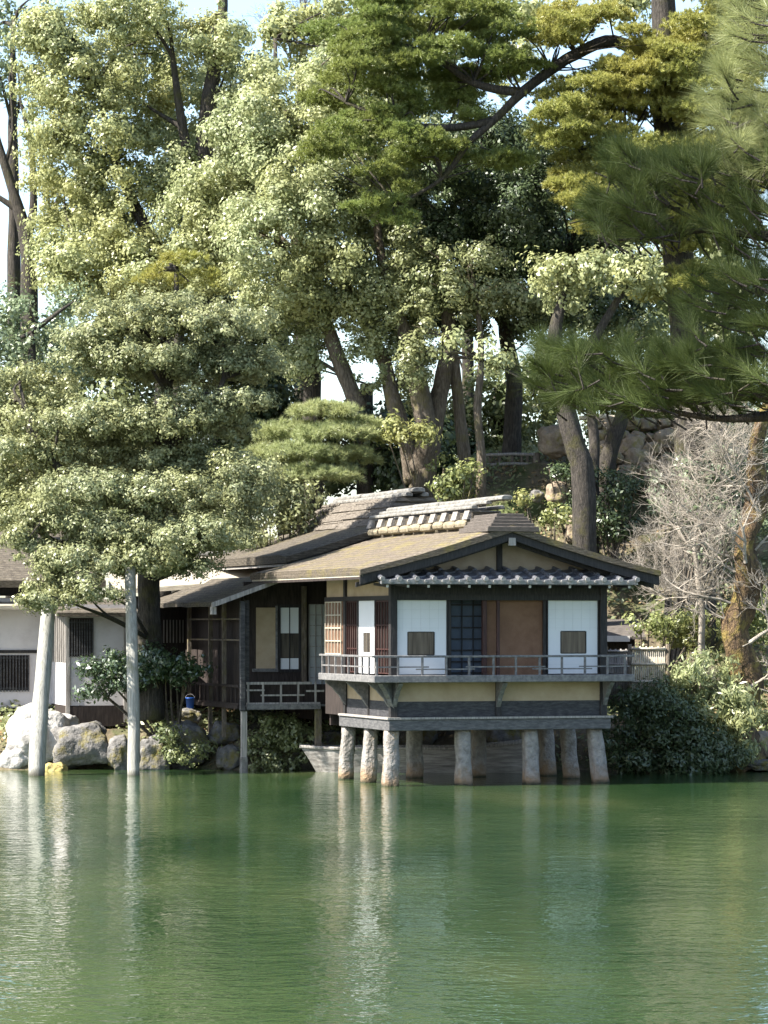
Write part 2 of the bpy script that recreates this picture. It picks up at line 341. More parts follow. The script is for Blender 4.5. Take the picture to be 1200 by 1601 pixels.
# ------------------------------------------------------------------ tea house on the pond
W_ = 5.05; RC = W_ / 2
th = thing('tea_house', 'small wooden tea house with white screens standing on stone pillars over the pond', 'tea house', B(RC, 1.7, 0))
def roof_profile(eu, ru, ez, rz, thick, n=8, over=None):
    """cross-section from left eave over the ridge to the right eave; slightly hollow slopes"""
    top = []; bot = []
    for i in range(n + 1):
        t = i / n; z = ez + (rz - ez) * (.82 * t + .18 * t * t); top.append((eu + (ru - eu) * t, z))
    return top
def gable_roof(mb, eu, ru, ez, rz, th_e, th_r, v0, v1, sag=.0, nv=14):
    left = roof_profile(eu, ru, ez, rz, 0); right = [(2 * ru - u, z) for u, z in left[::-1]][1:]
    topp = left + right; m = len(topp)
    vs_, fs = [], []
    for i in range(nv + 1):
        v = v0 + (v1 - v0) * i / nv
        for k, (u, z) in enumerate(topp):
            e = abs(u - ru) / (ru - eu)
            rnd = .02 * mnoise.noise(Vector((u * 2.1, v * 2.1, 5))) + (.05 * (1 - min(1, (v - v0) / .5)) * -1)
            vs_.append(B(u, v, z + rnd))
        for k, (u, z) in enumerate(topp):
            e = abs(u - ru) / (ru - eu); vs_.append(B(u, v, z - (th_r + (th_e - th_r) * e) + .012 * mnoise.noise(Vector((u * 3, v * 3, 9)))))
    S = 2 * m
    for i in range(nv):
        a, b = i * S, (i + 1) * S
        for k in range(m - 1):
            fs.append((a + k, a + k + 1, b + k + 1, b + k)); fs.append((a + m + k, b + m + k, b + m + k + 1, a + m + k + 1))
        fs.append((a, b, b + m, a + m)); fs.append((a + m - 1, a + 2 * m - 1, b + 2 * m - 1, b + m - 1))
    for a in (0, nv * S):
        for k in range(m - 1): fs.append((a + k, a + k + 1, a + m + k + 1, a + m + k))
    mb.add(vs_, fs); return topp

EU, EZ, RZ = -1.0, 4.80, 5.80
def roof_z(u):
    t = 1 - abs(u - RC) / (RC - EU); return EZ + (RZ - EZ) * (.82 * t + .18 * t * t)
# stone pillars
PZ = 1.22
def stone_pillar(pu, pv, tu, tv, r, seed):
    mb = MB(); n = 12; k = 9
    for i in range(n + 1):
        t = i / n; z = -.5 + (PZ + .5) * t
        c = B(pu + (tu - pu) * t, pv + (tv - pv) * t, z); rr = r * (1.06 - .16 * t)
        for j in range(k * 2):
            a = math.pi * j / k; ca, sa = math.cos(a), math.sin(a)
            q = .95 / max(abs(ca), abs(sa)) ** .95
            d = Vector((ca * CU - sa * SU, ca * SU + sa * CU, 0))
            g = 1 + .16 * mnoise.noise(Vector((ca * 1.1 + seed, sa * 1.1, z * 2.4))) + .07 * mnoise.noise(Vector((ca * 4 + seed, sa * 4, z * 8)))
            mb.v.append(tuple(c + d * rr * q * g))
    kk = 2 * k
    for i in range(n):
        for j in range(kk): mb.f.append((i * kk + j, i * kk + (j + 1) % kk, (i + 1) * kk + (j + 1) % kk, (i + 1) * kk + j))
    mb.f.append(tuple(n * kk + j for j in range(kk)))
    build('stone_pillar', mb, M['granite'], th, smooth=True)
for i, (pxb, v, lean) in enumerate([(610, 0.05, .06), (725, .08, .02), (832, .1, -.03), (942, .1, -.16)]):
    u = U(pxb, v); stone_pillar(u, v, u + lean, v + .12, .17, i * 3.1)
for i, (pxb, v) in enumerate([(573, 1.75), (538, 3.4)]):
    u = U(pxb, v); stone_pillar(u, v, u + .12, v + .05, .16, 20 + i * 3.7)
for i, (pxb, v, lean) in enumerate([(648, 3.6, 0), (745, 3.7, .05), (858, 3.6, -.08), (894, 2.2, -.12)]):
    u = U(pxb, v); stone_pillar(u, v, u + lean, v, .175, 40 + i * 3.3)
# sill, lower wall
ZS0, ZS1, ZW0, ZD0, ZD1, ZL, ZE = 1.22, 1.47, 1.86, 2.29, 2.43, 4.10, 4.62
D2 = 5.05
mb = MB(); mb.ub(-.1, W_ + .1, -.1, .08, ZS0, ZS1); mb.ub(-.1, .08, .08, 3.6, ZS0, ZS1); mb.ub(W_ - .08, W_ + .1, .08, 3.6, ZS0, ZS1); mb.ub(.08, W_ - .08, 3.4, 3.6, ZS0, ZS1); mb.ub(.08, W_ - .08, .08, 3.4, ZS0 + .04, ZS1 - .04)
build('sill_beam', mb, M['sill_wood'], th, bevel=.012)
mb = MB(); mb.ub(-.14, W_ + .14, -.14, -.02, ZS1, ZS1 + .045); mb.ub(-.14, -.02, -.02, 3.55, ZS1, ZS1 + .045)
build('sill_cap', mb, M['grey_wood'], th)
mb = MB(); mb.ub(.02, W_ - .02, .02, .06, ZS1, ZW0); mb.ub(.02, .06, .06, 3.5, ZS1, ZW0); mb.ub(W_ - .06, W_ - .02, .06, 3.5, ZS1, ZW0)
build('skirt_board', mb, M['skirt_wood'], th)
mb = MB(); mb.ub(.03, W_ - .03, .03, .09, ZW0, ZD0); mb.ub(.03, .09, .09, 3.5, ZW0, ZD0); mb.ub(W_ - .09, W_ - .03, .09, 3.5, ZW0, ZD0)
build('lower_wall', mb, M['beige_plaster'], th)
# posts
def post(u, v, w0, z0, z1, m, name='post', par=None):
    mb = MB(); mb.ub(u - w0 / 2, u + w0 / 2, v - w0 / 2, v + w0 / 2, z0, z1); return build(name, mb, m, par or th, bevel=.008)
post(.04, .04, .16, ZS1, ZE + .2, M['dark_wood']); post(W_ - .04, .04, .16, ZS1, ZE + .2, M['dark_wood'])
post(.04, 1.72, .1, ZS1, ZD0, M['dark_wood']); post(.04, 3.45, .14, ZS1, ZE + .3, M['dark_wood'])
post(U(778, .04), .04, .13, ZS1, ZD0, M['dark_wood']); post(W_ - .04, 3.45, .14, ZS1, ZE + .3, M['dark_wood'])
# veranda deck with its railing
OV = .55
mb = MB(); mb.ub(-OV, W_ + .42, -OV, .0, ZD0 + .02, ZD1); mb.ub(-OV, 0, 0, 3.55, ZD0 + .02, ZD1); mb.ub(W_, W_ + .42, 0, 3.55, ZD0 + .02, ZD1); mb.ub(0, W_, 0, 3.5, ZD0 + .04, ZD1 - .02)
dk = build('deck', mb, M['rail_wood'], th)
mb = MB(); mb.ub(-OV - .05, W_ + .47, -OV - .05, -OV, ZD0, ZD1 + .02); mb.ub(-OV - .05, -OV, -OV, 3.6, ZD0, ZD1 + .02); mb.ub(W_ + .42, W_ + .47, -OV, 3.6, ZD0, ZD1 + .02)
build('edge_beam', mb, M['rail_wood'], dk, bevel=.012)
ra = OV - .04
rl = MB(); zt, zm = ZD1 + .43, ZD1 + .2
rl.ub(-ra - .12, W_ + .5, -ra - .025, -ra + .025, zt - .025, zt + .025); rl.ub(-ra - .025, -ra + .025, -ra + .025, 3.75, zt - .025, zt + .025); rl.ub(W_ + .36, W_ + .41, -ra + .025, 3.6, zt - .025, zt + .025)
rail = build('railing', rl, M['rail_wood'], th, bevel=.008)
mm = MB()
segs = [(-ra, U(670, -ra), 0), (U(650, -ra), U(742, -ra), -.05), (U(728, -ra), U(852, -ra), 0), (U(832, -ra), U(925, -ra), -.05), (U(905, -ra), W_ + .38, 0)]
for a, b, dz in segs: mm.ub(a, b, -ra - .015, -ra + .015, zm + dz - .015, zm + dz + .015)
mm.ub(-ra - .015, -ra + .015, -ra + .015, 3.6, zm - .015, zm + .015)
build('middle_rail', mm, M['rail_wood'], rail)
for u in [-ra] + [U(p, -ra) for p in (622, 660, 697, 733, 771, 806, 843, 878, 914, 949, 976)]:
    mb = MB(); mb.ub(u - .022, u + .022, -ra - .02, -ra + .02, ZD1, zt - .025); build('baluster', mb, M['rail_wood'], rail)
for v in np.linspace(-ra + .55, 3.55, 8):
    mb = MB(); mb.ub(-ra - .02, -ra + .02, v - .022, v + .022, ZD1, zt - .025); build('baluster', mb, M['rail_wood'], rail)
# carved brackets below the deck
def bracket(u, v, du, dv):
    prof = [(0, 0)]; L, H = .5, .56
    for i in range(13):
        t = i / 12; s_ = .045 * abs(math.sin(t * math.pi * 3))
        prof.append((L * (1 - t) * (.75 + .25 * (1 - t)) + s_ * .6, -H * t ** .8 * (.55 + .45 * t) - .03 + s_ * .2))
    prof.append((0, -H))
    off = Vector(B(-dv * .1, du * .1, 0)) - Vector(B(0, 0, 0))
    poly = [B(u + du * a, v + dv * a, ZD0 + h + .01) - off * .5 for a, h in prof]
    mb = MB(); mb.prism(poly, off); build('bracket', mb, M['rail_wood'], th)
for px in (618, 778, 944): bracket(U(px, 0) if px != 618 else .05, -.01, 0, -1)
for v in (.1, 1.72, 3.4): bracket(-.01, v, -1, 0)
bracket(0, 0, -.8, -.8)
# openings and screens, front
def screen(px0, px1, py0, v=.07, win=None):
    u0, u1 = U(px0, v), U(px1, v); zt_ = ZL
    sp = MB(); z0 = ZD1 + .03
    if win:
        a, b, c, d = U(win[0], v), U(win[1], v), ZB(win[3], 0, v), ZB(win[2], 2, v)
        sp.ub(u0 + .03, a, v - .012, v + .012, z0, zt_); sp.ub(b, u1 - .03, v - .012, v + .012, z0, zt_); sp.ub(a, b, v - .012, v + .012, z0, c); sp.ub(a, b, v - .012, v + .012, d, zt_)
    s_ = build('paper_screen', sp, M['shoji'], th)
    fr = MB(); fr.ub(u0, u0 + .03, v - .025, v + .02, z0, zt_); fr.ub(u1 - .03, u1, v - .025, v + .02, z0, zt_); build('frame', fr, M['dark_wood'], s_)
    g = MB()
    for k in range(1, 6): g.ub(u0 + (u1 - u0) * k / 6 - .004, u0 + (u1 - u0) * k / 6 + .004, v - .0145, v - .0122, d + .02, zt_)
    for k in range(1, 8): g.ub(u0 + .03, u1 - .03, v - .0144, v - .0123, z0 + (zt_ - z0) * k / 8 - .003, z0 + (zt_ - z0) * k / 8 + .003) if not c - .05 < z0 + (zt_ - z0) * k / 8 < d + .05 else None
    build('lattice', g, M['shoji_rib_shadow'], s_)  # grey lines on the paper stand for shadows of the lattice behind
    p_ = MB(); p_.ub(a, b, v - .004, v + .004, c, d); build('window_pane', p_, M['glass'], s_)
    f2 = MB()
    for q in ((a - .012, a + .008, c, d), (b - .008, b + .012, c, d), (a + .008, b - .008, c - .01, c + .01), (a + .008, b - .008, d - .01, d + .01)): f2.ub(q[0], q[1], v - .02, v - .0125, q[2], q[3])
    build('window_frame', f2, M['dark_wood'], s_)
screen(615, 699, 937, win=(637, 678, 988, 1024)); screen(854, 935, 937, win=(876, 915, 987, 1022))
mb = MB(); mb.ub(.12, W_ - .12, -.02, .14, ZL, ZL + .13); build('lintel', mb, M['dark_wood'], th)
mb = MB(); mb.ub(.12, W_ - .12, .0, .1, ZL + .13, ZE + .12); build('upper_band', mb, M['dark_wood'], th)
post(U(757, .08), .1, .1, ZD1, ZL, M['red_wood']); post(U(778, -.0), .0, .07, ZD1, ZL, M['red_wood']); post(U(702, .08), .1, .07, ZD1, ZL, M['dark_wood']); post(U(851, .08), .1, .07, ZD1, ZL, M['dark_wood'])
mb = MB(); mb.ub(U(760, .2), U(850, .2), .16, .2, ZD1, ZL); build('brown_panel', mb, M['brown_panel'], th)
mb = MB(); mb.ub(.1, W_ - .1, 3.35, 3.45, ZD1, ZE); mb.ub(W_ - .1, W_ - .02, .12, 3.4, ZD1, ZE); build('back_wall', mb, M['brown_panel'], th)
mb = MB(); mb.ub(.05, W_ - .05, .1, 3.4, ZL + .3, ZL + .34); build('room_ceiling', mb, M['shade_wood'], th)
ls = MB(); ua, ub_ = U(704, .5), U(750, .5)
for z in np.linspace(ZD1 + .05, ZL - .1, 7): ls.ub(ua, ub_ + .1, .5, .53, z - .015, z + .015)
for u in np.linspace(ua, ub_ + .1, 4): ls.ub(u - .012, u + .012, .48, .5, ZD1, ZL)
build('inner_lattice', ls, M['dark_wood'], th)
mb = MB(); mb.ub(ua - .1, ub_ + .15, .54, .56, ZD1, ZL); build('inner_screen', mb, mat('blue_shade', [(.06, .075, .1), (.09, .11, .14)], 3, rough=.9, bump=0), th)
# openings, left face (plane u = 0)
v0, v1 = VV(588, .05), VV(562, .05)
mb = MB(); a, b = VV(580, .05), VV(568.5, .05); c, d = ZB(1020, 0, 1.6), ZB(989, 0, 1.6); z0 = ZD1 + .03
for q in ((v0, a, z0, ZL), (b, v1, z0, ZL), (a, b, z0, c), (a, b, d, ZL)): mb.ub(.03, .055, q[0], q[1], q[2], q[3])
s_ = build('paper_screen', mb, M['shoji'], th)
mb = MB(); mb.ub(.04, .05, a, b, c, d); build('window_pane', mb, M['glass'], s_)
mb = MB(); mb.ub(.0, .06, v0 - .06, v0, z0, ZL); mb.ub(.0, .06, v1, v1 + .06, z0, ZL); build('frame', mb, M['dark_wood'], s_)
mb = MB(); mb.ub(-.03, .12, .14, 5.0, ZL, ZL + .1); build('side_lintel', mb, M['dark_wood'], th)
mb = MB(); mb.ub(.03, .1, .12, 5.0, ZL + .1, ZE + .2); build('side_upper_wall', mb, M['beige_plaster'], th)
def lattice(u, va, vb, za, zb, nvb, nzb, m, name='lattice_window', back=M['shade_wood']):
    g = MB()
    for v in np.linspace(va, vb, nvb): g.ub(u - .02, u + .01, v - .013, v + .013, za, zb)
    for z in np.linspace(za, zb, nzb): g.ub(u - .015, u + .005, va - .02, vb + .02, z - .013, z + .013)
    o = build(name, g, m, th); k = MB(); k.ub(u + .03, u + .06, va - .04, vb + .04, za - .02, zb + .02); build('window_backing', k, back, o); return o
lattice(.03, .16, v0 - .1, ZD1 + .05, ZL - .02, 6, 4, M['red_wood'])
lattice(.03, v1 + .1, 3.35, ZD1 + .05, ZL - .02, 6, 4, M['red_wood'])
vb0, vb1 = 3.62, VV(509, -.04)
lattice(-.04, vb0, vb1, ZB(1022, 0, 4.2), ZL - .02, 6, 5, M['bamboo'], back=M['brown_panel'])
mb = MB(); mb.ub(0, .1, 3.52, 5.0, ZS1, ZB(1026, 0, 4.2)); build('bay_wall', mb, M['shade_wood'], th)
# body behind the front room
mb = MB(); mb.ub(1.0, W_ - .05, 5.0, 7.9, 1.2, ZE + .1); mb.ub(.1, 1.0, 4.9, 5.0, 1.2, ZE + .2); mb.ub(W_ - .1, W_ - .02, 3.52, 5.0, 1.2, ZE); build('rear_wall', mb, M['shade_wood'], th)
# gable
gp = [B(.1, .05, ZE + .05)] + [B(u, .05, roof_z(u) - .30) for u in np.linspace(.1, W_ - .1, 13)] + [B(W_ - .1, .05, ZE + .05)]
mb = MB(); mb.prism(gp, B(0, .08, 0) - B(0, 0, 0)); gw = build('gable_wall', mb, M['gable_plaster'], th)
mb = MB(); mb.ub(RC - .06, RC + .06, -.02, .05, ZE + .1, RZ - .35); build('gable_post', mb, M['dark_wood'], gw)
# main roof
mb = MB(); gable_roof(mb, EU, RC, EZ, RZ, .16, .2, -.87, 8.0); rf = build('bark_roof', mb, M['bark_roof'], th)
mb = MB()
for s_ in (1, -1):
    us = np.linspace(0, RC - EU - .02, 9)
    for vv, zo, hh in ((-.80, -.17, .2), (-.5, -.33, .1)):
        top = [(RC - s_ * u, roof_z(RC - u) + zo) for u in us]; poly = [B(u, vv, z) for u, z in top] + [B(u, vv, z - hh) for u, z in top[::-1]]
        mb.prism(poly, B(0, .06, 0) - B(0, 0, 0))
build('bargeboard', mb, M['dark_wood'], rf)
mb = MB()
for s_ in (1, -1):
    us = np.linspace(0.05, RC - EU - .02, 9)
    top = [(RC - s_ * u, roof_z(RC - u) - .20) for u in us]; poly = [B(u, -.74, z) for u, z in top] + [B(u, -.74, z - .06) for u, z in top[::-1]]
    mb.prism(poly, B(0, 8.6, 0) - B(0, 0, 0))
build('soffit', mb, M['shade_wood'], rf)
mb = MB(); mb.ub(RC - .08, RC + .08, -.83, -.78, RZ - .5, RZ - .33); build('gable_pendant', mb, M['grey_wood'], rf)
# bark saddle and ridge courses
mb = MB()
for lay, (hw, z, h) in enumerate([(.62 - .075 * k + .02 * math.sin(k * 5), RZ - .15 + .072 * k, .07) for k in range(5)]):
    poly = [B(RC - hw, -.9 + lay * .05, z - .05), B(RC - hw * .96, -.9 + lay * .05, z + h), B(RC + hw * .96, -.9 + lay * .05, z + h), B(RC + hw, -.9 + lay * .05, z - .05)]
    mb.prism(poly, B(0, 1.9 - lay * .1, 0) - B(0, 0, 0))
rs = build('ridge_saddle', mb, M['bark_edge'], rf, bevel=.012)
mb = MB(); mb.ub(RC - .32, RC + .32, .9, 8.2, RZ - .1, RZ + .3); build('ridge_core', mb, M['dark_bark_roof'], rf)
for i in range(9):
    v = 1.05 + i * .81 + .03 * math.sin(i * 5)
    for s_ in (-1, 1):
        g = MB(); h = .012 * math.sin(i * 3.7)
        g.prism([B(RC + s_ * q, v, RZ + z_ + h) for q, z_ in ((.3, -.06), (.42, -.06), (.47, .0), (.46, .08), (.4, .13), (.3, .13))], B(0, .7 + .05 * math.sin(i * 2.3), 0) - B(0, 0, 0))
        build('ridge_bundle', g, M['bundle'], rf, bevel=.03)
for i in range(10):
    v = 1.0 + i * .79
    g = MB(); g.prism([B(RC - .44, v - .05, RZ + .13), B(RC - .37, v - .05, RZ + .33), B(RC + .37, v - .05, RZ + .33), B(RC + .44, v - .05, RZ + .13)], B(0, .34, 0) - B(0, 0, 0))
    build('ridge_block', g, M['granite'], rf)
def ridge_bar(u0, va, vb, z, r, par, name='ridge_bar', m=None, asp=1.6):
    g = MB(); v = va; i = 0
    while v < vb - .2:
        e = min(vb, v + 2.1 + .4 * math.sin(i * 2.9)); dz = .005 * math.sin(i * 4.1); du = .006 * math.sin(i * 2.3); h = r
        g.prism([B(u0 + du + r * asp * c_, v + .004, z + dz + h * s_) for c_, s_ in ((-1, -.8), (1, -.8), (1, .3), (.55, .9), (-.55, .9), (-1, .3))], B(0, e - v - .012, 0) - B(0, 0, 0)); v = e; i += 1
    return build(name, g, m or M['ridge_tile'], par, bevel=.012)
ridge_bar(RC - .32, .75, 8.3, RZ + .40, .05, rf); ridge_bar(RC + .32, .75, 8.3, RZ + .40, .05, rf)
ridge_bar(RC - .02, -.55, 7.7, RZ + .57, .06, rf, asp=2.2); ridge_bar(RC - .17, .2, 8.0, RZ + .49, .05, rf)
# rafters of the left eave
for v in np.linspace(-.55, 7.4, 24):
    g = MB(); g.beam(B(EU + .1, v, EZ - .2), B(.05, v, roof_z(.05) - .32), .045, .055); o = build('rafter', g, M['red_wood'], th)
    g = MB(); g.beam(B(EU + .085, v, EZ - .204), B(EU + .1, v, EZ - .2), .05, .06); build('rafter_tip', g, M['white_tip'], o)
mb = MB(); mb.ub(EU + .02, EU + .09, -.8, 7.9, EZ - .2, EZ - .155); build('eave_board', mb, M['bamboo'], th)
# tiled skirt roof over the front
SK0, SK1 = U(596, -.95), U(994, -.95)
ze, zi = ZB(909, 2.5, -.95), ZB(890, 2.5, -.05)
mb = MB()
mb.prism([B(SK0, -.95, ze - .03), B(SK0, -.95, ze - .075), B(SK0, .1, zi - .1), B(SK0, .1, zi)], B(SK1, 0, 0) - B(SK0, 0, 0))
sk = build('skirt_roof', mb, M['roof_tile'], th)
mb = MB(); ncol = 15
for r_ in range(3):
    t0, t1 = r_ / 3, (r_ + 1) / 3 + .02
    for c_ in range(ncol):
        a = SK0 + (SK1 - SK0) * c_ / ncol + .012; b = SK0 + (SK1 - SK0) * (c_ + 1) / ncol - .012
        q = lambda u, t, dz: B(u, -.97 + 1.05 * t, ze + (zi - ze) * t + dz)
        nseg = 5; vs_, fs = [], []
        for k in range(nseg + 1):
            s_ = k / nseg; dz = -.045 * math.sin(math.pi * s_) + .03
            u = a + (b - a) * s_; vs_ += [q(u, t0, dz + .03), q(u, t1, dz), q(u, t0, dz - .005)]
        for k in range(nseg): fs += [(3 * k, 3 * k + 3, 3 * k + 4, 3 * k + 1), (3 * k + 2, 3 * k + 5, 3 * k + 3, 3 * k)]
        mb.add(vs_, fs)
build('pan_tile', mb, M['roof_tile'], sk)
mb = MB()
for c_ in range(ncol + 1):
    u = SK0 + (SK1 - SK0) * c_ / ncol
    for r_ in range(3):
        t0, t1 = r_ / 3, (r_ + 1) / 3
        mb.tube([B(u, -1.0 + 1.05 * t0, ze + (zi - ze) * t0 + .055), B(u, -1.0 + 1.05 * t1, ze + (zi - ze) * t1 + .035)], [.058, .045], 8)
build('cover_tile', mb, M['roof_tile'], sk, smooth=False)
mb = MB(); mb.ub(SK0 - .02, SK1 + .02, -1.01, -.97, ze - .06, ze + .03)
for c_ in range(ncol * 2 + 1):
    u = SK0 + (SK1 - SK0) * c_ / (ncol * 2); mb.tube([B(u, -1.05, ze + (.05 if c_ % 2 == 0 else .0)), B(u, -1.0, ze + (.05 if c_ % 2 == 0 else .0))], [.055 if c_ % 2 == 0 else .035] * 2, 8)
build('tile_edging', mb, M['tile_edge'], sk)
for u in np.linspace(SK0 + .15, SK1 - .15, 13):
    g = MB(); g.beam(B(u, -.9, ze - .11), B(u, .0, ZL + .35), .05, .055); o = build('rafter', g, M['dark_wood'], th)
    g = MB(); g.beam(B(u, -.916, ze - .112), B(u, -.9, ze - .11), .052, .058); build('rafter_tip', g, M['white_tip'], o)

# ------------------------------------------------------------------ main hall behind, with the higher roof
H0 = 8.35
hall = thing('hall', 'thatched hall with tall ridge box rising behind the tea house roof', 'hall', B(3.5, 12, 1.2))
def hz(u):
    t = 1 - abs(u - 3.6) / 3.6; return 5.27 + 1.15 * (.82 * t + .18 * t * t)
mb = MB(); gable_roof(mb, 0.0, 3.6, 5.27, 6.42, .2, .22, H0, 17); hr = build('thatch_roof', mb, M['dark_bark_roof'], hall)
mb = MB()
for s_ in (1, -1):
    us = np.linspace(0, 3.55, 9)
    for vv, zo, hh in ((H0 + .06, -.2, .16), (H0 + .3, -.36, .1)):
        top = [(3.6 - s_ * u, hz(3.6 - u) + zo) for u in us]; mb.prism([B(u, vv, z) for u, z in top] + [B(u, vv, z - hh) for u, z in top[::-1]], B(0, .06, 0) - B(0, 0, 0))
build('bargeboard', mb, M['dark_wood'], hr)
mb = MB()
for s_ in (1, -1):
    top = [(3.6 - s_ * u, hz(3.6 - u) - .24) for u in np.linspace(.05, 3.55, 7)]
    mb.prism([B(u, H0 + .12, z) for u, z in top] + [B(u, H0 + .12, z - .05) for u, z in top[::-1]], B(0, 8.3, 0) - B(0, 0, 0))
build('soffit', mb, M['grey_wood'], hr)
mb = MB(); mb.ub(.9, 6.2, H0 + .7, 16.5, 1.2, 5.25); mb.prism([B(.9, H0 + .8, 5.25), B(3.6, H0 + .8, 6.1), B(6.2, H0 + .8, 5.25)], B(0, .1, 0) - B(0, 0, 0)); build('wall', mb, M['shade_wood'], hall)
# bark ridge box, in courses
mb = MB(); va, vb = H0 + .45, H0 + 7.6; nC = 19
for i in range(nC):
    t = i / nC; hw = 1.05 - .6 * t + .035 * math.sin(i * 7.3); z = 6.0 + .74 * t; j = .06 * math.sin(i * 4.7)
    for k in range(4):                       # each course is laid in short overlapping lengths
        w0 = va + t * .3 + j + (vb - va - t * .8) * k / 4; w1 = va + t * .3 + j + (vb - va - t * .8) * (k + 1) / 4; d_ = .018 * math.sin(i * 3.1 + k * 5.3); e_ = .012 * math.sin(i * 1.7 + k * 2.9)
        mb.prism([B(3.6 - hw - .05 - d_, w0, z + e_), B(3.6 - hw - .02 - d_, w0, z + .06 + e_), B(3.6 + hw + .02, w0, z + .06 + e_), B(3.6 + hw + .05, w0, z + e_)], B(0, w1 - w0 - .003, 0) - B(0, 0, 0))
build('ridge_box', mb, M['bark_layer'], hr)
ridge_bar(3.4, H0 + .6, H0 + 7.1, 6.82, .06, hr); ridge_bar(3.6, H0 + .45, H0 + 7.2, 6.93, .065, hr, asp=2.6); ridge_bar(3.82, H0 + .6, H0 + 7.1, 6.82, .06, hr)

# ------------------------------------------------------------------ veranda wing left of the tea house
WV = 8.05
wing = thing('veranda_wing', 'weathered wing with low sloping roof and narrow railed veranda left of the tea house', 'veranda wing', B(-.6, 8.5, .8))
zl = lambda py, px, v: ZB(py, U(px, v), v)
FZ = zl(1100, 440, 7.2)        # floor
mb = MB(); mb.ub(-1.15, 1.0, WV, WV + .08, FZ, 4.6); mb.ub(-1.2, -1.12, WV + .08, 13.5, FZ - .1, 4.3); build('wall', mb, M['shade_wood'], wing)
mb = MB(); mb.ub(U(400, WV), U(431, WV), WV - .02, WV, zl(1045, 420, WV), zl(950, 420, WV)); build('plaster_panel', mb, M['beige_plaster'], wing)
wu0, wu1 = U(434, WV), U(466, WV); wz = lambda py: zl(py, 450, WV)
mb = MB(); mb.ub(wu0 + .06, wu1, WV - .025, WV, wz(990), wz(950)); mb2 = MB(); mb2.ub(wu0 + .06, wu1, WV - .025, WV, wz(1046), wz(1029)); wnd = build('paper_window', mb, M['shoji'], wing); build('lower_paper', mb2, M['shoji'], wnd)
mb = MB(); mb.ub(wu0 + .06, wu1, WV - .02, WV, wz(1028), wz(991)); build('window_pane', mb, M['glass'], wnd)
mb = MB(); mb.ub(wu0, wu0 + .06, WV - .05, WV, wz(1050), wz(945)); mb.ub(wu1, wu1 + .07, WV - .05, WV, wz(1050), wz(945)); mb.ub(wu0 + .06, wu1, WV - .05, WV, wz(1051), wz(1046)); mb.ub(wu0 + .06, wu1, WV - .045, WV, wz(950), wz(945)); mb.ub((wu0 + wu1) / 2 + .02, (wu0 + wu1) / 2 + .04, WV - .04, WV - .026, wz(1046), wz(950))
build('frame', mb, M['dark_wood'], wnd)
mb = MB(); mb.ub(U(394, WV), U(434, WV) - .01, WV - .07, WV, wz(1050), wz(1045)); mb.ub(U(430, WV), U(433, WV), WV - .05, WV, wz(1045), wz(947)); build('window_sill', mb, M['rail_wood'], wing)
# sliding screen
su0, su1 = U(483, WV - .05), U(510, WV - .05)
mb = MB(); mb.ub(su0, su1 + .2, WV - .05, WV - .03, FZ + .35, zl(945, 495, WV)); scn = build('sliding_screen', mb, mat('aged_paper', [(.3, .31, .3), (.4, .4, .38)], 3, rough=.9, bump=0), wing)
mb = MB()
for u in np.linspace(su0, su1 + .2, 5): mb.ub(u - .014, u + .014, WV - .07, WV - .051, FZ + .35, zl(945, 495, WV))
for z in np.linspace(FZ + .35, zl(945, 495, WV), 9): mb.ub(su0, su1 + .2, WV - .066, WV - .052, z - .01, z + .01)
build('lattice', mb, M['grey_wood'], scn)
pu = U(475, WV - .1); mb = MB(); mb.ub(pu - .05, pu + .05, WV - .15, WV - .05, FZ - .1, 4.5); build('post', mb, M['bark_brown'], wing)
# deck and rail
DV = 7.15
du0, du1 = U(385, DV), U(500, DV); zd = zl(1103, 440, DV)
mb = MB(); mb.ub(du0, du1 + .5, DV, WV, zd - .02, zd + .02); dk2 = build('deck', mb, M['rail_wood'], wing)
mb = MB(); mb.ub(du0, du1, DV - .06, DV, zd - .09, zd + .04); build('edge_beam', mb, M['rail_wood'], dk2)
def zr(py): return zl(py, 440, DV)
mb = MB(); mb.ub(du0, du1 - .2, DV - .02, DV + .02, zr(1070), zr(1066)); mb.ub(du0, du0 + .45, DV - .015, DV + .015, zr(1080), zr(1077.5)); mb.ub(du0 + .35, du1 - .4, DV - .03, DV - .005, zr(1088), zr(1085.5)); mb.ub(du1 - .35, du1 + .1, DV - .02, DV + .01, zr(1082), zr(1079)); mb.ub(du0, du1, DV - .02, DV + .02, zr(1101), zr(1098))
rl2 = build('railing', mb, M['grey_wood'], wing)
for px in (388, 411, 439, 466, 493):
    u = U(px, DV); mb = MB(); mb.ub(u - .02, u + .02, DV - .022, DV + .022, zr(1101), zr(1066)); build('baluster', mb, M['grey_wood'], rl2)
mb = MB(); mb.ub(du0 + .1, du1 + .5, DV + .2, DV + .24, zd - .02, zr(1070)); build('skirt_panel', mb, M['shade_wood'], wing)
# corner post on its thin pillar and stone footing
cu = U(381, DV - .05)
mb = MB(); mb.ub(cu - .1, cu + .02, DV - .12, DV + .0, zd - .12, 4.12); mb.ub(cu + .06, cu + .17, DV + .06, DV + .17, zd - .12, 4.15); cp = build('corner_post', mb, M['beam_wood'], wing, bevel=.01)
mb = MB(); mb.ub(cu - .06, cu + .07, DV - .09, DV + .03, .3, zd - .13); mb.ub(cu - .1, cu + .02, DV - .1, DV, zd - .35, zd - .13) if False else None; build('stilt', mb, M['grey_wood'], wing)
mb = MB(); mb.ub(cu - .08, cu + .09, DV - .11, DV + .06, -.3, .38); build('footing', mb, M['ridge_tile'], wing, bevel=.02)
u = U(498, DV); mb = MB(); mb.ub(u - .07, u + .07, DV + .0, DV + .13, .2, zd - .09); build('stilt', mb, M['bark_brown'], wing)
